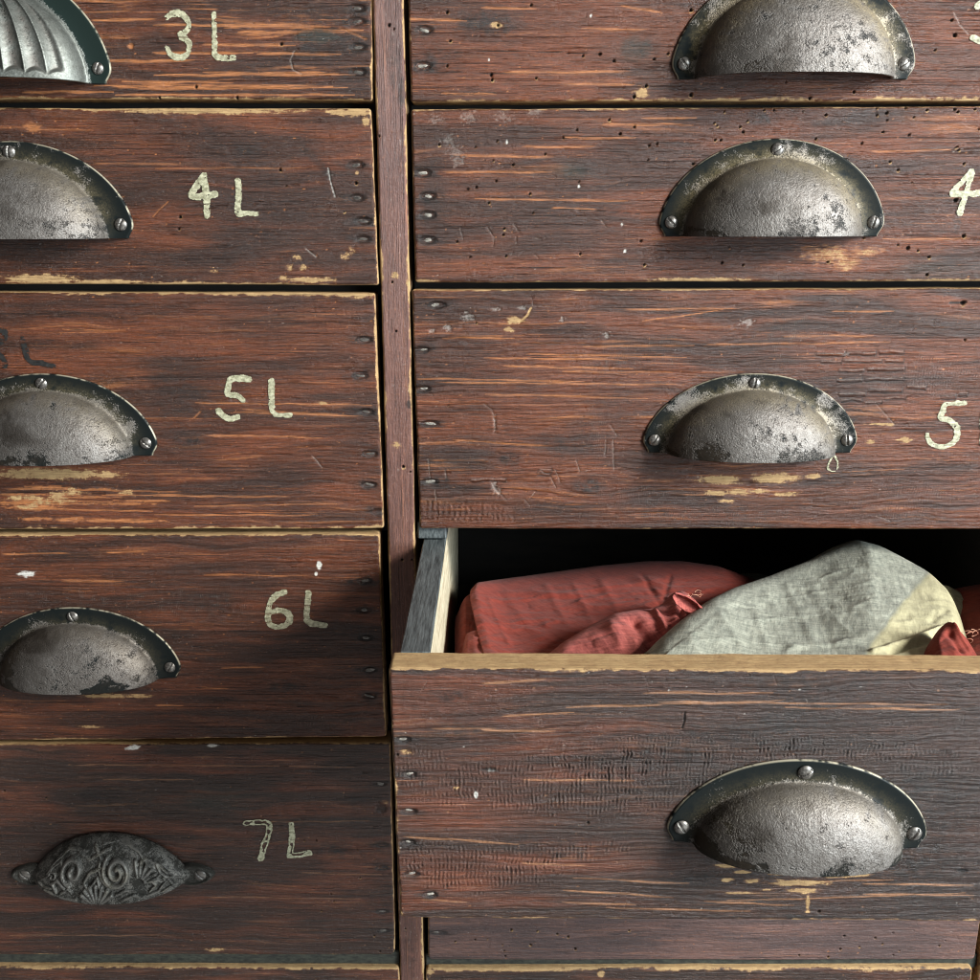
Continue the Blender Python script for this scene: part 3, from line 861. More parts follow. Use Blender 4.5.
sub(root, fr, [('digit 4', [[(204, 175), (196, 186), (189, 198), (200, 197), (215, 194)], [(204, 175), (206, 188), (207, 204), (207, 216)]]),
               ('letter L', [[(238, 181), (239, 197), (237, 214), (246, 213), (257, 214)]])], 41)
fr.build(root, WOOD)
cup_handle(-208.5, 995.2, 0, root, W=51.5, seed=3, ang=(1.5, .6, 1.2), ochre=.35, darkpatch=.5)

# 5L
fr, root = drawer('left drawer painted 5L, yellow bare wood rubbed below its cup handle', corners((0, 291.5), (375, 293), (0, 530), (384, 529), leftcol=True), 37, left=True)
fr.grain(.45, .38, .22, .9, [(190, 440, 26, 7)], .8, 1.2)
fr.edges(1.5, 1.6, .3, .7, 1.2)
fr.blob(50, 474, 70, 6.5, 'wear', .95, .5); fr.blob(110, 475, 14, 4, 'wear', .9, .6)
for k in range(16): fr.blob(random.Random(k).uniform(0, 150), random.Random(k + 50).uniform(486, 522), random.Random(k + 9).uniform(14, 40), random.Random(k + 3).uniform(1, 2.6), 'streak', .95, .9)
for k in range(9): fr.blob(random.Random(k + 7).uniform(0, 130), random.Random(k + 5).uniform(486, 512), 11, 3.5, 'wear', .62, 1.1)
for a, b, y, s_ in ((190, 380, 403, 2), (240, 372, 409, 8), (200, 330, 435, 3), (150, 300, 496, 1), (190, 350, 506, -2), (150, 330, 515, 0), (60, 130, 329, 2), (230, 370, 412, 4), (100, 190, 495, 0), (0, 190, 489, 3), (10, 120, 500, 2), (20, 160, 509, 2)): fr.streakline(a, b, y, .8, .42, slope=s_)
fr.soft(290, 430, 90, 12, 'red', .5); fr.soft(330, 500, 60, 16, 'red', .6); fr.soft(110, 560, 40, 8, 'dark', .4); fr.soft(175, 400, 30, 60, 'dark', .35)
fr.scratch([(312, 456), (317, 461), (322, 468)], .4, .3, .6); fr.scratch([(200, 412), (194, 418)], .5, .2, .8, 'streak')
fr.blob(322, 403, 7, 2, 'wear', .95, .6)
for q in ((364, 340), (360, 376), (366, 412), (370, 454), (369, 485), (378, 512)): fr.dent(*q)
nails(fr, root, [(364, 340), (360, 376), (366, 412), (370, 454), (369, 485)], M_NAILD, 6)
sub(root, fr, [('digit 5', [[(249, 379), (239, 378), (230, 379), (228, 387), (227, 395), (238, 396), (243, 400)], [(238, 417), (230, 419), (224, 416), (219, 411)]]),
               ('letter L', [[(272, 381), (272, 400), (272, 415), (290, 415)]])], 61, wd=1.45, worn=.24)
sub(root, fr, [], 1)
for st, lb in (([[(22, 335), (26, 352), (29, 362), (42, 363), (54, 366)]], 'faded black painted letter L'), ([[(-12, 331), (6, 329), (5, 340), (-10, 346), (4, 358), (8, 366), (-8, 364)]], 'faded black painted digit')):
    painted(fr, st, root, lb, M_BLACKP, seed=77, wd=1.2, worn=.42)
fr.build(root, WOOD)
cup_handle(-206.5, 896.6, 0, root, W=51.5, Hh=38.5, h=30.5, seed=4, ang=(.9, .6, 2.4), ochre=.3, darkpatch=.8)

# 6L
fr, root = drawer('left drawer painted 6L, half in the shadow of the open drawer', corners((0, 535), (379, 534), (0, 741), (386, 737.5), leftcol=True), 53, left=True)
fr.grain(.26, .2, .42, 1.0, [(285, 686, 20, 5)], 1.2)
fr.edges(.8, 1.0, .3, .8, 1.1)
for a, b, y, s_ in ((0, 75, 554, -1), (105, 150, 552, -1), (200, 320, 575, 1), (60, 130, 581, 0), (220, 268, 668, -1), (200, 230, 688, 0), (155, 185, 705, 0)): fr.streakline(a, b, y, .9, .4, slope=s_)
fr.soft(330, 562, 70, 16, 'red', .7); fr.soft(60, 575, 120, 9, 'red', .5); fr.soft(100, 702, 90, 10, 'red', .6)
fr.ripple(200, 600, 130, 26, .13, .9); fr.ripple(60, 598, 60, 14, .12, .9); fr.ripple(330, 722, 60, 10, .14, 1.3)
fr.blob(27, 574, 11, 4, 'fleck', .75, .8); fr.blob(319, 565, 3.2, 5.5, 'fleck', 1, .3); fr.blob(316, 574, 2, 2.5, 'fleck', .95, .4)
fr.blob(105, 696, 24, 3.5, 'wear', .9, .6); fr.blob(138, 696, 16, 2.5, 'wear', .8, .6); fr.blob(90, 727, 14, 2, 'wear', .7, .7)
fr.scratch([(226, 679), (260, 683), (300, 679), (345, 677)], .3, .3, .18); fr.scratch([(300, 690), (340, 698), (380, 703)], .3, .3, .18)
fr.soft(280, 690, 50, 8, 'dark', .7)
for q in ((365, 581), (364, 610), (366, 638), (370, 670), (369, 696)): fr.dent(*q)
nails(fr, root, [(365, 581), (364, 610), (366, 638), (370, 670), (369, 696)], M_NAILD, 7)
sub(root, fr, [('digit 6', [[(284, 592), (276, 595), (270, 603), (268, 613), (268, 623), (277, 628), (288, 624), (291, 615), (282, 609), (271, 612)]]),
               ('letter L', [[(308, 593), (307, 609), (307, 623), (325, 625)]])], 81, wd=1.55, worn=.27)
fr.build(root, WOOD)
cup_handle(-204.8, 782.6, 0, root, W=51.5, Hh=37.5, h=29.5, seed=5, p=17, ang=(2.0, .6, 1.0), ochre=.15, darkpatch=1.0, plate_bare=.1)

# 7L
fr, root = drawer('left drawer painted 7L with an ornate scrolled cast handle', corners((0, 745), (390, 743), (0, 955), (395, 955.5), leftcol=True), 67, left=True)
fr.grain(.12, .3, .50, 1.1, [(330, 850, 30, 9), (90, 795, 24, 5)], 1.4, .9)
fr.edges(.7, .7, .3, .7, .7)
for a, b, y, s_ in ((245, 300, 883, 4), (60, 380, 765, 2), (100, 200, 780, 0), (300, 390, 873, 2), (200, 370, 897, 2), (260, 380, 822, -1), (0, 200, 935, 1)): fr.streakline(a, b, y, .55, .3, slope=s_)
fr.blob(133, 748, 8, 3.5, 'fleck', .8, .7); fr.blob(212, 746, 7, 2, 'fleck', .7, .5); fr.blob(215, 950, 11, 3, 'wear', .9, .7)
fr.soft(215, 800, 60, 14, 'alt', .5); fr.soft(310, 850, 70, 60, 'red', .22)
for q in ((380, 784), (382, 845), (382, 868), (382, 912), (383, 931)): fr.dent(q[0], q[1], 8, 3, .5)
fr.blob(381, 808, 7, 7, 'hole', .6, .5, -.5); fr.blob(385, 802, 4, 3, 'wear', .5, .4)
fr.holes([(266, 836), (270, 839, .4), (304, 841), (316, 841, .45), (357, 850, .35), (360, 878), (331, 894), (334, 901, .4), (321, 911), (374, 936), (380, 952), (4, 791), (46, 798)], .45)
nails(fr, root, [(380, 784), (382, 912), (383, 931)], M_NAILD, 8)
sub(root, fr, [('digit 7', [[(246, 823), (258, 822), (271, 822), (268, 836), (264, 846), (261, 858)]]),
               ('letter L', [[(292, 824), (292, 835), (291, 848), (290, 855), (290, 855), (297, 855), (309, 853)]])], 101, wd=1.65, hollow=.52, worn=.18)
fr.build(root, GREY, corner=1.5, cbr=3.5)
ornate_handle(-199.8, P(112, 875)[1], 0, root)

# 8L and 8R, below the frame but for their top edges
fr, root = drawer('left drawer at the very bottom, only its yellow worn top edge showing under 7L', corners((0, 966.5), (399, 968), (0, 1240), (408, 1240), leftcol=True), 71, left=True)
fr.grain(.1, .2, .55, 1.0); fr.edges(1.2, .7, .3, .7, 1.2); fr.build(root, GREY, corner=1.5)
fr, root = drawer('right drawer at the very bottom, its chipped pale top edge showing under the narrow strip', corners((425.5, 968.8), (972, 967.5), (430, 1240), (972, 1240)), 73)
fr.grain(.1, .2, .5, 1.0); fr.edges(1.5, .7, 1.0, .7, 1.5)
fr.blob(430, 972, 5, 5, 'wear', 1, .5); fr.blob(601, 974, 5, 5, 'wear', .9, .3); fr.blob(530, 970, 60, 2, 'wear', .9, .8)
fr.build(root, GREY, corner=2.0)

# 3R
fr, root = drawer('topmost right drawer, reddish brown with wormholes and a rusty cup handle', corners((406, -100), (970, -100), (410.5, 102), (970, 101.2)), 83)

fr.grain(.62, .28, .20, .8, [(495, 25, 18, 6), (640, 48, 20, 6)], .9, 1.6)
fr.edges(.8, 1.4, 1.3, .8, 1.2)
for x, y, rx, ry, a in ((520, 70, 60, 10, .7), (560, 80, 70, 6, .6), (610, 40, 40, 22, .6), (570, 15, 60, 10, .5)): fr.soft(x, y, rx, ry, 'red', a)
for x, y, rx, ry, a in ((495, 25, 30, 14, .9), (430, 60, 30, 22, .7), (470, 20, 24, 16, .6), (640, 50, 30, 14, .5)): fr.soft(x, y, rx, ry, 'dark', a)
fr.blob(635, 48, 16, 12, 'alt', .4, .5); fr.blob(497, 25, 7, 3, 'wear', .95, .3, -.3)
for a, b, y, s_ in ((480, 540, 8, 0), (620, 665, 5, 9), (440, 500, 94, 0), (500, 640, 72, 0), (560, 640, 84, 0), (580, 650, 29, 0), (400, 470, 19, 2)): fr.streakline(a, b, y, .8, .5, slope=s_)
fr.scratch([(455, 52), (500, 51), (550, 52), (600, 54)], .2, .3, 1, 'hole'); fr.scratch([(420, 72), (470, 73), (530, 74)], .2, .3, 1, 'hole')
fr.scratch([(954, 13), (960, 25), (968, 34)], .35, .25, .6)
for q in ((424, 30), (423, 66)): fr.dent(q[0], q[1], 9, 4.5)
fr.holes([(447, 12), (450, 41), (498, 25, .5), (531, 5), (447, 66), (491, 75), (492, 80, .7), (536, 78), (583, 56), (600, 54), (614, 61), (654, 59), (668, 54), (691, 10, .7), (646, 86), (634, 97, .9), (691, 95, .7), (952, 20, .7), (955, 35, .7), (935, 50), (854, 92), (810, 98), (568, 53, .35), (786, 82, .3)])
for x, y in ((591, 16), (489, 60)): fr.blob(x, y, 1.4, 1.8, 'fleck', .7, .5, -.2)
fr.blob(642, 93, 7, 5, 'wear', .9, .7)
nails(fr, root, [(424, 30), (423, 66)], M_NAIL, 9)
sub(root, fr, [('digit 3', [[(977, 6), (983, 2), (993, 6), (996, 16), (986, 22), (996, 28), (997, 40), (985, 44), (973, 38)]]),
               ('letter L', [[(1020, 2), (1020, 44), (1040, 44)]])], 121)
fr.build(root, WOOD)
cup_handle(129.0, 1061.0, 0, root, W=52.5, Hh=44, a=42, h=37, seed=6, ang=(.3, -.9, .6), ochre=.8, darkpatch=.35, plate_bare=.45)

# 4R
fr, root = drawer('right drawer painted 4, riddled with small wormholes, second from the top', corners((411, 109), (970, 105.8), (415, 283), (970, 281.5)), 97)
fr.grain(.46, .32, .15, .7, [(575, 172, 22, 7), (760, 120, 20, 6)], 1.1, 1.2)
fr.edges(.8, 1.1, .8, .8, 1.0)
for a, b, y, s_ in ((450, 560, 155, 2), (440, 560, 172, 0), (560, 640, 138, 0), (550, 600, 208, 2), (870, 955, 151, -1), (880, 975, 239, 0), (800, 850, 250, 4), (600, 700, 124, 1), (520, 600, 147, 0), (470, 640, 199, 2), (640, 700, 118, 0)): fr.streakline(a, b, y, .8, .42, slope=s_)
fr.scratch([(533, 208), (560, 209), (600, 211), (640, 214)], .2, .3, 1, 'hole')
fr.soft(780, 112, 60, 9, 'dark', .7); fr.soft(570, 172, 18, 10, 'alt', .5); fr.soft(720, 258, 60, 12, 'dark', .5); fr.soft(435, 190, 14, 60, 'dark', .5); fr.blob(957, 222, 4, 12, 'dark', .8, .5)
fr.soft(930, 270, 50, 10, 'alt', .35)
fr.blob(700, 280, 50, 2.6, 'wear', .9, .6); fr.blob(425, 281, 14, 1.6, 'wear', .9, .6)
for x, y, r in ((830, 255, 22), (848, 262, 12), (822, 258, 7), (868, 252, 12), (845, 268, 10)): fr.blob(x, y, r, r * .35, 'wear', .45, 1.1, -.1); fr.blob(x, y, r * 1.2, r * .4, 'streak', .5, 1.1)
for x, y in ((437, 120), (469, 117), (503, 117), (535, 111), (448, 140), (455, 152), (458, 160)): fr.blob(x, y, 7, 5, 'fleck', .24, 1.5, -.15, sx=1, sz=.6)
for pts in ([(487, 227), (494, 238), (493, 246)], [(513, 224), (519, 232)], [(516, 237), (516, 244)], [(460, 228), (463, 239)], [(535, 255), (538, 258)], [(533, 238), (541, 239)], [(601, 220), (606, 227)]): fr.scratch(pts, .4, .3, .35)
for q in ((423, 173), (428, 196), (428, 215), (428, 240)): fr.dent(q[0], q[1], 9, 4.5)
fr.holes([(577, 130), (563, 138), (545, 154), (497, 141), (475, 147), (439, 145), (493, 161), (513, 165), (496, 181), (468, 189), (476, 187), (530, 194), (579, 182), (489, 203), (533, 213), (504, 229), (503, 235), (457, 242), (470, 257), (506, 256), (580, 254), (724, 112), (714, 123), (717, 126), (747, 121), (740, 127), (743, 132), (715, 140), (721, 140), (609, 120, .6), (634, 127), (620, 134), (657, 144), (649, 146), (648, 160), (693, 164, .6), (764, 110), (774, 110), (803, 111), (826, 115), (877, 108), (887, 113, .6), (887, 120), (877, 115), (883, 132), (909, 135, .55), (914, 117), (906, 108), (927, 110), (955, 109, .6), (958, 112, .6), (975, 109), (979, 129), (957, 147), (959, 150, .65), (955, 148), (964, 164, .55), (890, 162, .55), (898, 170, .6), (862, 143), (816, 139), (912, 183, .3), (641, 241, .55), (644, 265), (743, 265), (722, 263), (729, 247, .3), (864, 238), (898, 245), (908, 248, .7), (918, 251), (929, 257, .6), (964, 236, .7), (956, 200, .8), (828, 262), (927, 275, .55)], .45)
for x, y in ((507, 142), (622, 224), (625, 251), (579, 186)): fr.blob(x, y, 1.5, 2.0, 'fleck', .7, .6, -.2)
nails(fr, root, [(423, 173), (428, 196), (428, 215), (428, 240)], M_NAIL, 10)
sub(root, fr, [('digit 4', [[(970, 172), (960, 184), (950, 194), (962, 194), (980, 193)], [(971, 172), (967, 190), (963, 202), (960, 213)]]),
               ('letter L', [[(1012, 172), (1011, 192), (1009, 214), (1028, 214)]])], 141, hollow=.15, worn=.25)
fr.build(root, WOOD)
cup_handle(124.6, 996.2, 0, root, W=50.6, Hh=41, seed=7, ang=(.6, -.8, 1.3), ochre=.7, darkpatch=.5, plate_bare=.25)

# 5R
fr, root = drawer('right drawer painted 5, cracked lifting varnish, right above the open drawer', corners((411.5, 289.7), (970, 288), (419.5, 529), (970, 529.6)), 109)
fr.grain(.50, .6, .22, 1.2, [(590, 486, 22, 7), (508, 460, 14, 4), (850, 420, 24, 7)], .8, .9)
fr.edges(.8, .6, .8, .8, .9)
for a, b, y, s_ in ((520, 700, 354, 4), (480, 640, 358, 2), (500, 640, 366, 3), (430, 700, 382, 3), (480, 660, 394, 5), (410, 600, 378, 4), (700, 900, 345, -3), (640, 730, 322, -14), (830, 900, 311, 0), (780, 880, 336, 0), (620, 750, 310, -2), (450, 560, 440, 6), (440, 520, 338, 0), (580, 700, 346, 0), (560, 680, 372, 0)): fr.streakline(a, b, y, .85, .4, slope=s_)
for x, y, rx, ry, a in ((560, 370, 120, 30, .4), (560, 480, 60, 30, .45), (950, 430, 60, 30, .3)): fr.soft(x, y, rx, ry, 'red', a)
for x, y, rx, ry, a in ((570, 445, 36, 16, .8), (510, 460, 12, 9, 1.0), (610, 400, 36, 40, .5), (590, 485, 24, 14, .6), (440, 500, 40, 40, .5), (700, 510, 160, 16, .5), (780, 330, 60, 20, .4)): fr.soft(x, y, rx, ry, 'dark', a)
fr.bars([(815, 845, 354, 3.2), (846, 876, 353, 3.2), (878, 904, 352, 3.4), (820, 842, 362, 3), (843, 882, 361, 3), (884, 904, 361, 3), (838, 864, 370, 3), (866, 905, 369, 3.2), (836, 862, 380, 3.4), (864, 904, 379, 3.4), (838, 866, 394, 3.6), (868, 902, 390, 4), (906, 926, 387, 3.6), (940, 956, 397, 4), (958, 968, 394, 4), (840, 862, 400, 2.5), (864, 882, 402, 2.5), (884, 906, 398, 2.5), (470, 506, 480, 3), (538, 552, 470, 4), (536, 550, 474, 3)])
fr.ripple(455, 512, 60, 14, .30, 2.6); fr.ripple(640, 495, 40, 16, .14, 1.0); fr.ripple(720, 515, 110, 12, .15, 1.0); fr.ripple(930, 375, 50, 22, .18, 1.2); fr.ripple(640, 350, 50, 18, .10, 1.0); fr.ripple(790, 345, 60, 30, .10, .9); fr.ripple(910, 500, 70, 25, .1, 1.2); fr.ripple(600, 440, 26, 26, .10, .9)
fr.blob(718, 480, 26, 5.5, 'wear', 1, .5); fr.blob(775, 478, 28, 6, 'wear', 1, .45); fr.blob(812, 476, 9, 3, 'wear', .9, .5)
for x, y, rx, ry in ((715, 493, 14, 3), (738, 492, 14, 4), (760, 491, 12, 2.5), (785, 494, 14, 3), (727, 501, 9, 2), (845, 428, 9, 2.5), (905, 440, 5, 4), (880, 424, 18, 1.3), (890, 425, 7, 1.5), (870, 442, 5, 2.5), (905, 440, 10, 1)): fr.blob(x, y, rx, ry, 'wear', .85, .6, -.05)
fr.scratch([(531, 308), (527, 316), (519, 323)], .6, .3, .9, 'wear'); fr.blob(515, 321, 8, 4, 'wear', .9, .9, -.15); fr.blob(509, 330, 5, 2.5, 'wear', .9, .8)
for x, y, rx, ry in ((468, 317, 6, 5), (448, 328, 5, 3), (432, 331, 4, 2), (495, 309, 6, 2), (522, 308, 5, 2), (562, 320, 4, 3), (748, 323, 7, 4), (494, 486, 3, 6), (498, 492, 4, 5), (607, 335, 5, 3), (495, 424, 1.6, 9), (847, 354, 4, 2)): fr.blob(x, y, rx, ry, 'fleck', .34, 1.2, -.35, sx=1.0, sz=.6)  # pale tint paints the glints of small dents into the colour
for pts in ([(484, 404), (492, 410), (495, 425)], [(490, 481), (498, 492), (506, 500)], [(540, 470), (552, 478)], [(555, 470), (560, 482)], [(576, 460), (580, 472), (590, 470)], [(550, 476), (556, 488)], [(610, 425), (617, 436)], [(535, 492), (530, 498)], [(874, 402), (895, 425)], [(877, 516), (890, 521)], [(445, 470), (446, 478)], [(428, 459), (430, 478)], [(435, 490), (436, 500)], [(525, 500), (530, 506)], [(606, 440), (605, 455)], [(613, 440), (614, 470)]): fr.scratch(pts, .32, .3, .5)
fr.scratch([(420, 341), (470, 343), (560, 344)], .16, .2, .8, 'hole'); fr.scratch([(415, 425), (450, 427), (510, 430)], .16, .3, .8, 'hole'); fr.scratch([(950, 303), (958, 303), (966, 302)], .5, .6, 1, 'hole')
fr.scratch([(532, 298), (533, 306), (556, 307)], .25, .3, .4)
# stray cream ring and pale line beside the handle
for q in ((437, 305), (421, 350), (422, 389), (430, 424), (430, 482)): fr.dent(q[0], q[1], 10, 4)
fr.holes([(476, 323, .4), (963, 303, .9), (965, 340, .5), (448, 406, .4)])
nails(fr, root, [(435, 305), (424, 350), (424, 389), (430, 424), (430, 482)], M_NAIL, 11)
sub(root, fr, [('digit 5', [[(965, 403), (953, 403), (944, 404), (942, 412), (939, 419), (950, 420), (958, 428), (957, 439), (949, 446), (938, 447), (929, 442), (927, 434)]]),
               ('letter L', [[(984, 407), (983, 428), (981, 446), (1000, 447)]])], 161, hollow=.1, worn=.2)
painted(fr, [[(833, 455), (829, 462), (827, 468), (832, 472), (837, 470), (838, 463), (834, 455)]], root, 'thin cream painted drip ring', M_PAINT, name='paint_drip', wd=.42, worn=.3, seed=9)
fr.build(root, WOOD)
cup_handle(121.8, 898.0, 0, root, W=51, Hh=37.2, seed=8, ang=(1.4, 1.0, 1.7), ochre=.55, darkpatch=.55, plate_bare=.5, a=39, h=29.5)

# 6R pulled open
OY = -0.139
cs = corners((388, 668), (970, 671), (400, 918.5), (970, 922), Y=OY)
fr, root = drawer('open drawer pulled out with cloths inside, front face blackened and scraped', cs, 131, Y=OY, res=.33)
fr.grain(.24, .32, .42, 1.0, [(455, 697, 16, 4), (700, 880, 26, 6)], 1.3, 1.0)
fr.edges(.9, .9, 1.3, .8, 1.1)
fr.soft(450, 790, 110, 60, 'red', .40); fr.soft(470, 822, 90, 12, 'red', .75); fr.soft(450, 885, 90, 26, 'red', .5); fr.soft(440, 700, 60, 20, 'red', .2)
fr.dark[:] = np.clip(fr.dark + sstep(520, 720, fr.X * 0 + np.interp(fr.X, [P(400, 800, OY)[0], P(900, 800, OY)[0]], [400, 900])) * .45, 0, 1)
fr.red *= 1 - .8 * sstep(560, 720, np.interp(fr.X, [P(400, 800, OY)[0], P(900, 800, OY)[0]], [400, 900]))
fr.ripple(560, 785, 200, 44, .24, 1.45); fr.ripple(640, 765, 130, 30, .14, 1.2); fr.ripple(480, 865, 110, 36, .24, 1.5); fr.ripple(800, 752, 200, 14, .2, 1.5); fr.ripple(590, 850, 60, 14, .16, 1.5); fr.ripple(420, 770, 40, 30, .15, 1.5); fr.ripple(720, 745, 200, 16, .16, 1.3); fr.ripple(930, 770, 50, 12, .18, 1.5)
for a, b, y, s_ in ((500, 580, 717, -5), (430, 500, 729, 0), (480, 560, 730, 2), (560, 800, 708, -8), (650, 980, 702, 3), (480, 550, 684, -6), (640, 780, 693, 0), (400, 530, 836, 9), (570, 700, 878, 6), (560, 680, 890, 8), (720, 980, 901, -8), (600, 760, 908, 4), (520, 590, 863, 3), (860, 980, 894, 1), (780, 900, 882, -2), (860, 980, 884, 2), (700, 800, 902, 4), (560, 640, 902, 3), (420, 470, 900, 2), (780, 980, 708, 2), (520, 640, 780, 0)): fr.streakline(a, b, y, .9, .38, slope=s_)
for x, y, rx, ry in ((727, 866, 14, 3), (742, 872, 10, 2), (800, 883, 36, 5), (835, 875, 24, 4.5), (860, 874, 14, 4), (790, 874, 26, 2), (805, 891, 20, 3.5), (768, 890, 10, 1.5), (728, 880, 7, 3), (752, 881, 10, 3), (808, 902, 2.5, 12), (808, 912, 3.5, 3), (740, 893, 22, 1.6)): fr.blob(x, y, rx, ry, 'wear', 1, .5)
fr.blob(457, 788, 5, 2, 'wear', .9, .5); fr.blob(406, 752, 9, 4, 'wear', .5, .6, -.4); fr.blob(476, 795, 2.5, 5, 'fleck', .8, .4)
fr.blob(962, 871, 7, 2.2, 'hole', 1, .3, -.8); fr.blob(489, 770, 11, 3, 'hole', .8, .5, -.5); fr.blob(492, 771, 7, 2, 'fleck', .6, .6)
fr.scratch([(685, 712), (684, 722), (682, 728)], .3, .5, 1, 'hole'); fr.scratch([(427, 681), (421, 692)], .25, .2, .3)
for x, y in ((652, 682), (669, 690), (687, 687), (745, 714), (816, 687), (861, 687), (960, 720), (464, 747), (589, 672), (800, 690), (880, 714)): fr.blob(x, y, 1.6, 1.0, 'fleck', .5, .6, -.2)
for q in ((403, 740), (409, 775), (409, 812), (408, 843), (412, 874), (430, 895)): fr.dent(q[0], q[1], 10, 4.5)
fr.holes([(588, 823, .5), (819, 912, .6), (397, 755, .4)])
nails(fr, root, [(403, 740), (409, 775), (409, 812), (408, 843), (412, 874), (430, 895)], M_NAIL, 12)
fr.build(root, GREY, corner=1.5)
FB = OY + .013
ztop = cs[0][1] * .001
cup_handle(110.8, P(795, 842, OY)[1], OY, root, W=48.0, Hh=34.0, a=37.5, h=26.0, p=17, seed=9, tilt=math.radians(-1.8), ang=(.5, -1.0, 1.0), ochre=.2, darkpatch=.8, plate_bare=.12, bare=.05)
zbt = ztop - .094
def side(x0, x1, mat=M_RAW):
    o = box('side_panel', x0, x1, FB - .0005, .185, zbt, ztop - .0006, mat, root, .0008, 2)
    t = box('painted_top_edge', x0 + .0001, x1 - .0001, FB - .0003, .185, ztop - .0012, ztop + .0002, M_SIDETOP, o, .0005)
    return o
side(-.0325, -.0213)
side(.2500, .2612, M_DARK)  # near-black in place of raw pine: this unlit side's shade is in the colour
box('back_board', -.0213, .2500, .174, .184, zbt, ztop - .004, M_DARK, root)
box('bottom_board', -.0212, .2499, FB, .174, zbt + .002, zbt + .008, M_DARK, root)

# 7R
fr, root = drawer('narrow plum-brown strip of a drawer front showing right beneath the open drawer', corners((424.5, 741), (978, 741), (428.5, 960.5), (978, 960)), 149)
root['category'] = 'drawer'
fr.grain(.28, .12, .12, .5)
fr.edges(.7, .4, .5, .6, .6)
fr.holes([(511, 930, .7), (537, 931), (557, 934, .55), (568, 937, .6), (530, 945, .6), (502, 945, .35), (575, 949, .7), (629, 931, .5), (475, 940), (487, 939), (455, 942), (504, 951), (505, 956), (844, 936, .55), (875, 938, .5), (893, 933), (859, 947), (882, 944), (899, 951), (893, 955), (840, 949, .55), (828, 957, .55), (939, 946, .5), (945, 941), (799, 955)], .42)
fr.dent(438, 933, 12, 3, .5); nails(fr, root, [(436, 933)], M_NAILD, 14)
fr.build(root, wood_mat('plum_wood', dark=(0.045, 0.028, 0.026), mid=(0.105, 0.060, 0.052), red=(0.16, 0.075, 0.055), gloss=.42, off=7), corner=1.5, cbr=3.0)

# ------------------------------------------------------------------ cloths in the open drawer
def cloth_mat(name, c1, c2, c3=None, sheen=.3):
    m, nt, b = newmat(name)
    v = coords(nt, (1, 1, 1))
    at = attr(nt, 'weave')           # warp, weft coordinates, patch mask
    a = N(nt, 'ShaderNodeAttribute'); a.attribute_name = 'weave'
    wv = N(nt, 'ShaderNodeMapping'); wv.inputs['Scale'].default_value = (1, .16, 1); L(nt, a.outputs['Color'], wv.inputs['Vector'])
    wf = N(nt, 'ShaderNodeMapping'); wf.inputs['Scale'].default_value = (.16, 1, 1); L(nt, a.outputs['Color'], wf.inputs['Vector'])
    n1 = noise(nt, wv.outputs[0], 540, 5, .75); n2 = noise(nt, wf.outputs[0], 540, 5, .75)
    t = math_(nt, 'MULTIPLY_ADD', math_(nt, 'ADD', n1, n2), 2.2, -1.6, clamp=True)
    big = noise(nt, v, 45, 4, .6)
    col = mixc(nt, t, c1, c2)
    if c3:
        col = mixc(nt, at[2], col, mixc(nt, t, tuple(q * .72 for q in c3), c3))
    col = mixc(nt, math_(nt, 'MULTIPLY_ADD', big, 1.6, -.55, clamp=True), mixc(nt, .35, col, (0, 0, 0)), col)
    L(nt, col, b.inputs['Base Color']); b.inputs['Roughness'].default_value = .85
    b.inputs['Sheen Weight'].default_value = sheen * .15; b.inputs['Sheen Roughness'].default_value = .5
    b.inputs['Specular IOR Level'].default_value = .2
    h = t
    bp = N(nt, 'ShaderNodeBump'); bp.inputs['Strength'].default_value = .6; bp.inputs['Distance'].default_value = .0003
    L(nt, h, bp.inputs['Height']); L(nt, bp.outputs[0], b.inputs['Normal'])
    return m
M_RED = cloth_mat('red_linen', (.17, .025, .017), (.31, .055, .035))
M_LINEN = cloth_mat('grey_linen', (.15, .16, .13), (.42, .42, .335), (.56, .51, .31))
M_CREAM = cloth_mat('cream_linen', (.30, .28, .17), (.60, .56, .38))

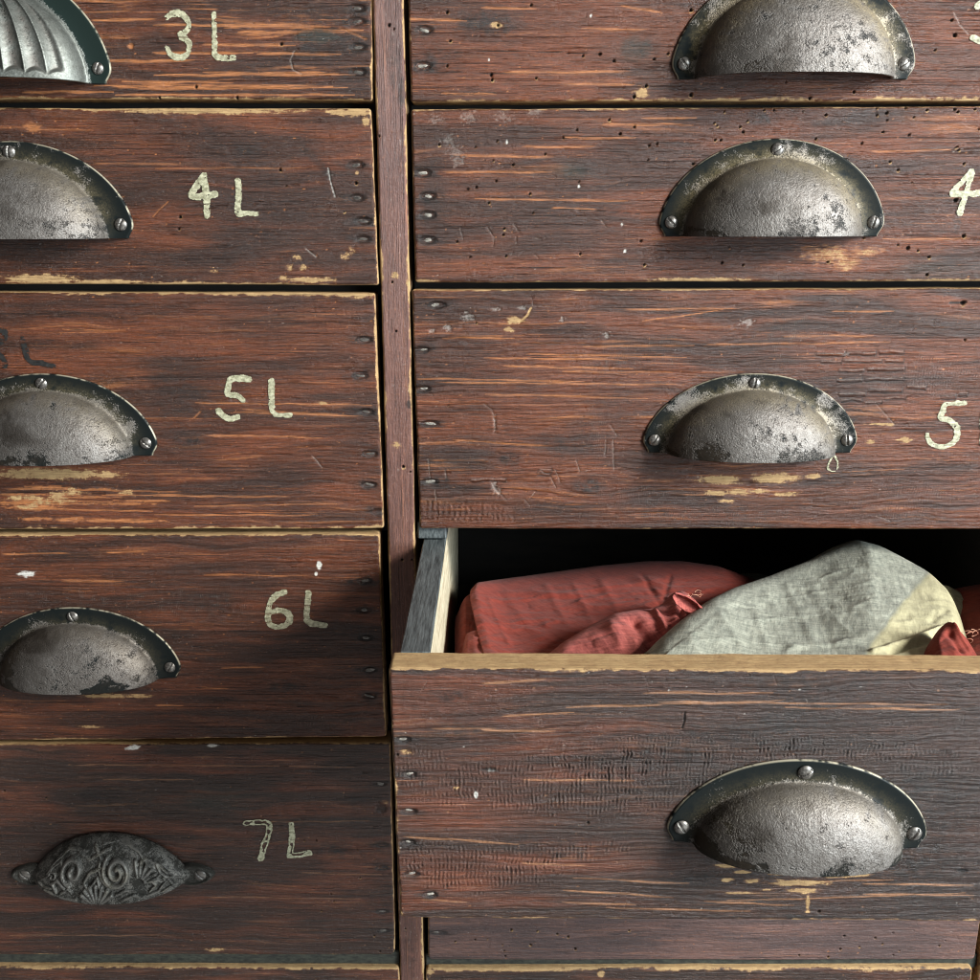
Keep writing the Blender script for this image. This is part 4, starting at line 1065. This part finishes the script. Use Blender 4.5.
def cloth(name, tops, yf_px, Yb, Yf, mat, label, bulge=.5, folds=(), wr=1.0, seed=1, patch=None, back=.045, n=360, m=170, rot=.35, hemx=0, fine=1.0, cat='cloth'):
    """a draped cloth: its crest runs through the photo points tops at depth Yb(x) and the face falls forward to Yf behind the drawer front"""
    tx = np.array([q[0] for q in tops], float); ty = np.array([q[1] for q in tops], float)
    Ybs = np.array([(q[2] if len(q) > 2 else Yb) for q in tops], float)
    px = np.linspace(tx[0], tx[-1], n)
    k = np.ones(9) / 9
    def smooth(a):
        b_ = np.interp(px, tx, a); return np.convolve(np.pad(b_, 4, mode='edge'), k, 'valid')
    py = smooth(ty); yb = smooth(Ybs)
    t = np.linspace(-.55, 1, m)
    X = np.zeros((n, m)); Yw = np.zeros((n, m)); Z = np.zeros((n, m))
    for i in range(n):
        xc, zc = P(px[i], py[i], yb[i])
        bx, bz = P(px[i] + hemx, yf_px if yf_px > py[i] + 4 else py[i] + 4, Yf)
        tp = np.clip(t, 0, 1)
        yy = yb[i] * 1000 + (Yf - yb[i]) * 1000 * tp ** .85
        zz = zc + (bz - zc) * (tp ** (1 + bulge))
        xx = xc + (bx - xc) * tp
        tn = np.clip(-t / .55, 0, 1)
        yy = yy + back * 1000 * np.sin(tn * math.pi / 2); zz = zz - 34 * (1 - np.cos(tn * math.pi / 2)) ** 1.0 * 1.0
        X[i] = xx; Yw[i] = yy; Z[i] = zz
    T = np.broadcast_to(t, (n, m)); Pxg = np.broadcast_to(px[:, None], (n, m))
    ins = sstep(0, .10, T)
    w1 = fbm(X + Yw * rot, Yw - X * rot, 9, 26, seed, 3, .55) - .5
    w2 = fbm(X * .9 - Yw * .5, Yw + X * .5, 16, 5, seed + 3, 3, .6) - .5
    w3 = fbm(X, Yw, 4, 3, seed + 6, 3, .6) - .5
    disp = (w1 * 3.6 + w2 * 2.2) * wr * ins + w3 * .35 * fine
    rg = fbm(X * .8 + Yw * (.6 + rot), Yw * .8 - X * .3, 30, 13, seed + 11, 2, .5)
    rg2 = fbm(X * .6 - Yw * .7, Yw + X * .2, 24, 9, seed + 13, 2, .5)
    disp = disp + ((1 - np.abs(2 * rg - 1)) ** 7 * 1.3 - (1 - np.abs(2 * rg2 - 1)) ** 9 * .8) * ins * fine
    # screen-independent fold lines: polylines in photo pixels are first placed on the sheet
    for (pts, wd, amp) in folds:
        q = []
        for (fx, fy) in pts:
            j0 = int(np.argmin(np.abs(px - fx)))
            zs = Z[j0]; ys = Yw[j0]
            best = min(range(m), key=lambda jj: abs((490 - 980 * ((cp * (zs[jj] * .001 - 1) + sp * (ys[jj] * .001 + .45)) / (cp * (ys[jj] * .001 + .45) - sp * (zs[jj] * .001 - 1)))) - fy) + (0 if t[jj] >= 0 else 1e3))
            q.append((X[j0, best], Yw[j0, best]))
        d = seg_dist(X, Yw, q)
        disp = disp + amp * np.exp(-(d / wd) ** 2)
    Z = Z + disp * .8; Yw = Yw - disp * .35
    V = np.stack([X, Yw, Z], 2).reshape(-1, 3) * .001
    pm = np.zeros((n, m))
    if patch is not None:
        sx = 490 + 980 * (X * .001) / (cp * (Yw * .001 + .45) - sp * (Z * .001 - 1))
        sy_ = 490 - 980 * ((cp * (Z * .001 - 1) + sp * (Yw * .001 + .45)) / (cp * (Yw * .001 + .45) - sp * (Z * .001 - 1)))
        pm = patch(sx, sy_)
    A = np.stack([(X * .001).ravel(), (Yw * .0012 + Z * .001).ravel() * 1.0, pm.ravel(), pm.ravel() * 0], 1)
    ca, sa = math.cos(rot), math.sin(rot)
    A0 = A.copy(); A[:, 0] = A0[:, 0] * ca + A0[:, 1] * sa; A[:, 1] = A0[:, 1] * ca - A0[:, 0] * sa
    me = mesh_np(name, V, grid_faces(n, m, flip=True), {'weave': A})
    o = link(name, me, mat)
    sol = o.modifiers.new('thickness', 'SOLIDIFY'); sol.thickness = 0.0008; sol.offset = -1
    if label: tag(o, label, cat)
    return o

M_PINK = cloth_mat('pink_red_linen', (.18, .034, .030), (.48, .125, .10))
cloth('red_cloth', [(470, 600, .012), (474, 590, .02), (500, 586, .04), (545, 580, .05), (600, 572, .058), (650, 567, .062), (690, 567, .062), (725, 572, .055), (770, 588, .05), (800, 620, .04), (815, 650, .03)], 690, .03, -.100, M_RED,
      'large folded red cloth roll lying at the left in the open drawer', bulge=.75, wr=.35, seed=5, rot=.5, hemx=26,
      folds=(([(505, 590), (530, 645)], 3.0, .5), ([(545, 585), (565, 645)], 2.2, .7), ([(572, 585), (590, 645)], 2.0, .55), ([(600, 580), (618, 640)], 2.6, .7), ([(640, 575), (652, 606)], 1.6, -.7), ([(668, 575), (655, 600), (625, 622)], 1.5, -.9), ([(690, 590), (655, 609), (630, 616)], 1.6, -.9), ([(650, 590), (672, 606)], 1.3, .8), ([(480, 612), (540, 612), (620, 590)], 2.0, .35), ([(486, 600), (497, 645)], 1.3, .7)))
cloth('red_cloth', [(462, 655, -.03), (465, 636, -.03), (475, 632, -.03), (488, 634, -.03), (500, 645, -.03), (512, 662, -.03)], 690, -.03, -.115, M_RED,
      'small red cloth end tucked behind the lip at the left corner of the open drawer', bulge=.8, wr=.5, seed=8, n=90, m=70, back=.02)
cloth('red_cloth', [(455, 622, .03), (463, 600, .03), (472, 594, .04), (500, 600, .05), (530, 640, .05)], 680, .03, -.05, M_RED,
      'shaded red cloth layer standing behind the left end of the roll', bulge=.8, wr=.5, seed=9, n=90, m=70, back=.02)
cloth('red_cloth', [(545, 664, -.075), (565, 648, -.07), (590, 632, -.06), (618, 618, -.055), (640, 614, -.05), (656, 613, -.045), (668, 608, -.04), (676, 598, -.035), (686, 594, -.03), (697, 602, -.03), (706, 614, -.035), (712, 640, -.04), (716, 670, -.05)], 700, -.05, -.100, M_PINK,
      'loose pink-red cloth fold with a frayed curled crest next to the grey linen', bulge=.3, wr=.5, seed=12, n=260, back=.03, rot=.2,
      folds=(([(655, 613), (662, 630), (676, 655)], 1.9, 3.6), ([(634, 622), (646, 636), (650, 655)], 3.2, -5.0), ([(610, 622), (618, 645)], 2.4, 1.2), ([(683, 600), (678, 616), (690, 630)], 1.2, -1.8), ([(692, 604), (700, 622)], 1.2, 1.5)))
def patchf(sx, sy):
    xb = np.interp(sy, [540, 575, 605, 652, 700], [960, 928, 901, 867, 850])
    return sstep(-3, 3, sx - xb + (vn(sx, sy, 6, 6, 4) - .5) * 3)
cloth('linen_cloth', [(655, 664, -.105), (668, 650, -.098), (690, 630, -.082), (720, 607, -.055), (745, 594, -.03), (780, 582, -.01), (820, 566, .008), (845, 552, .02), (865, 544, .026), (885, 549, .022), (905, 559, .012), (930, 573, -.006), (948, 590, -.022), (957, 608, -.03), (962, 626, -.035), (972, 650, -.04), (982, 690, -.05)], 690, -.03, -.118, M_LINEN,
      'grey-green linen cloth with a cream band, heaped at the right in the open drawer', bulge=.8, wr=.45, seed=21, patch=patchf, rot=-.25, back=.04, fine=.7,
      folds=(([(750, 600), (765, 650)], 2.6, .5), ([(800, 580), (830, 650)], 2.4, -.35), ([(785, 585), (808, 640)], 2.0, .4), ([(868, 652), (905, 640), (945, 627)], 1.3, 2.2), ([(885, 652), (920, 642), (945, 634)], 1.5, -2.2), ([(720, 615), (740, 650)], 2.0, .7), ([(940, 610), (925, 622), (930, 612)], 1.4, -1.0), ([(850, 640), (790, 648)], 2.5, 1.0)))
cloth('red_cloth', [(925, 668, -.10), (932, 652, -.098), (938, 640, -.096), (946, 628, -.09), (953, 622, -.088), (959, 630, -.088), (968, 640, -.09), (975, 652, -.095), (984, 668, -.1)], 700, -.085, -.122, M_RED,
      'short knotted pink-red rag in front of the cream band of the linen', bulge=.2, wr=.5, seed=31, n=120, m=80, back=.014,
      folds=(([(953, 624), (966, 652)], .9, 1.6), ([(950, 632), (956, 650)], 1.6, -2.6)))
cloth('red_cloth', [(952, 620, -.0), (962, 603, .0), (980, 596, .0), (1010, 590, .0), (1060, 600, .0), (1100, 640, .0)], 690, .0, -.10, M_RED,
      'dark red cloth disappearing at the right edge behind the linen', bulge=.8, wr=.6, seed=33, n=160, m=90)
cloth('cream_cloth', [(935, 600, .012), (948, 586, .012), (960, 592, .012), (970, 602, .012), (978, 620, .012)], 680, .012, -.03, M_CREAM,
      'cream cloth corner peeping out behind the right shoulder of the linen', bulge=.8, wr=.5, seed=35, n=80, m=60, back=.02)
cloth('dark_cloth', [(700, 590, .085), (725, 580, .085), (745, 574, .085), (765, 575, .085), (780, 582, .085), (800, 600, .085)], 680, .085, .04, M_LINEN,
      'dim grey cloth deep in the drawer between the red roll and the linen', bulge=.8, wr=.5, seed=37, n=80, m=60, back=.02)

# frayed threads and the curled torn flap
def tubes(name, paths, r, mat, parent):
    V = []; F = []
    for p_ in paths:
        p_ = [Vector(q) for q in p_]; b = len(V)
        for i, q in enumerate(p_):
            t = (p_[min(i + 1, len(p_) - 1)] - p_[max(i - 1, 0)]).normalized()
            u = t.cross(Vector((.31, .2, .93))).normalized(); v = t.cross(u)
            for k in range(5):
                a = k * 2 * math.pi / 5
                V.append(tuple(q + (u * math.cos(a) + v * math.sin(a)) * r * (1 - .6 * i / len(p_))))
        for i in range(len(p_) - 1):
            for k in range(5):
                F.append((b + i * 5 + k, b + i * 5 + (k + 1) % 5, b + i * 5 + 5 + (k + 1) % 5, b + i * 5 + 5 + k))
    o = link(name, mesh_np(name, V, F), mat); o.parent = parent
    return o
def threads(parent, px, py, Y, cnt, spread, ln, mat, seed):
    rs = random.Random(seed); paths = []
    for k in range(cnt):
        x, z = P(px + rs.uniform(-spread, spread), py + rs.uniform(-spread, spread) * .6, Y)
        a = rs.uniform(0, 2.6); y = Y * 1000 + rs.uniform(-1, 2); da = rs.uniform(-.35, .35); q = []
        for i in range(9):
            q.append((x * .001, y * .001, z * .001))
            a += da + rs.uniform(-.2, .2); x += ln * .35 * math.cos(a); z += ln * .35 * math.sin(a) * .7; y -= rs.uniform(-.1, .25)
        paths.append(q)
    tubes('frayed_threads', paths, .00016, mat, parent)
M_THREAD = plain('pale_red_thread', (.35, .10, .06), (.68, .40, .26), 300, rough=.9)
fold = [o for o in C.objects if o.get('label', '').startswith('loose pink-red')][0]
rag = [o for o in C.objects if o.get('label', '').startswith('short knotted')][0]
threads(fold, 694, 598, -.044, 9, 9, 1.3, M_THREAD, 3)
threads(rag, 968, 634, -.090, 8, 7, 1.5, M_THREAD, 4)
def curl(parent, p0, p1, Y, rad, mat, seed):
    """a torn strip rolled into an open tube, narrow at both ends"""
    x0, z0 = P(*p0, Y); x1, z1 = P(*p1, Y); n, m = 60, 26
    s_ = np.linspace(0, 1, n); a_ = np.linspace(-.35, 3.2, m)
    T, A = np.meshgrid(s_, a_, indexing='ij')
    R = rad * (.35 + .75 * np.sin(np.clip(T * 1.1, 0, 1) * math.pi) ** .7) * (1 + .18 * (A - 1)) + (vn(T * 20, A * 3, 1.5, 1, seed) - .5) * .5
    dx, dz = x1 - x0, z1 - z0; L_ = math.hypot(dx, dz); nx, nz = -dz / L_, dx / L_
    off = R * np.cos(A); yy = R * np.sin(A)
    X = x0 + dx * T + nx * off; Z = z0 + dz * T + nz * off; Yw = Y * 1000 + yy * .8
    V = np.stack([X, Yw, Z], 2).reshape(-1, 3) * .001
    W = np.stack([(X * .001).ravel(), (Z * .001).ravel(), (X * 0).ravel(), (X * 0).ravel()], 1)
    o = link('torn_flap', mesh_np('torn_flap', V, grid_faces(n, m), {'weave': W}), mat); o.parent = parent
    so = o.modifiers.new('thickness', 'SOLIDIFY'); so.thickness = .0006
curl(fold, (674, 594), (706, 614), -.052, 2.6, M_PINK, 4)
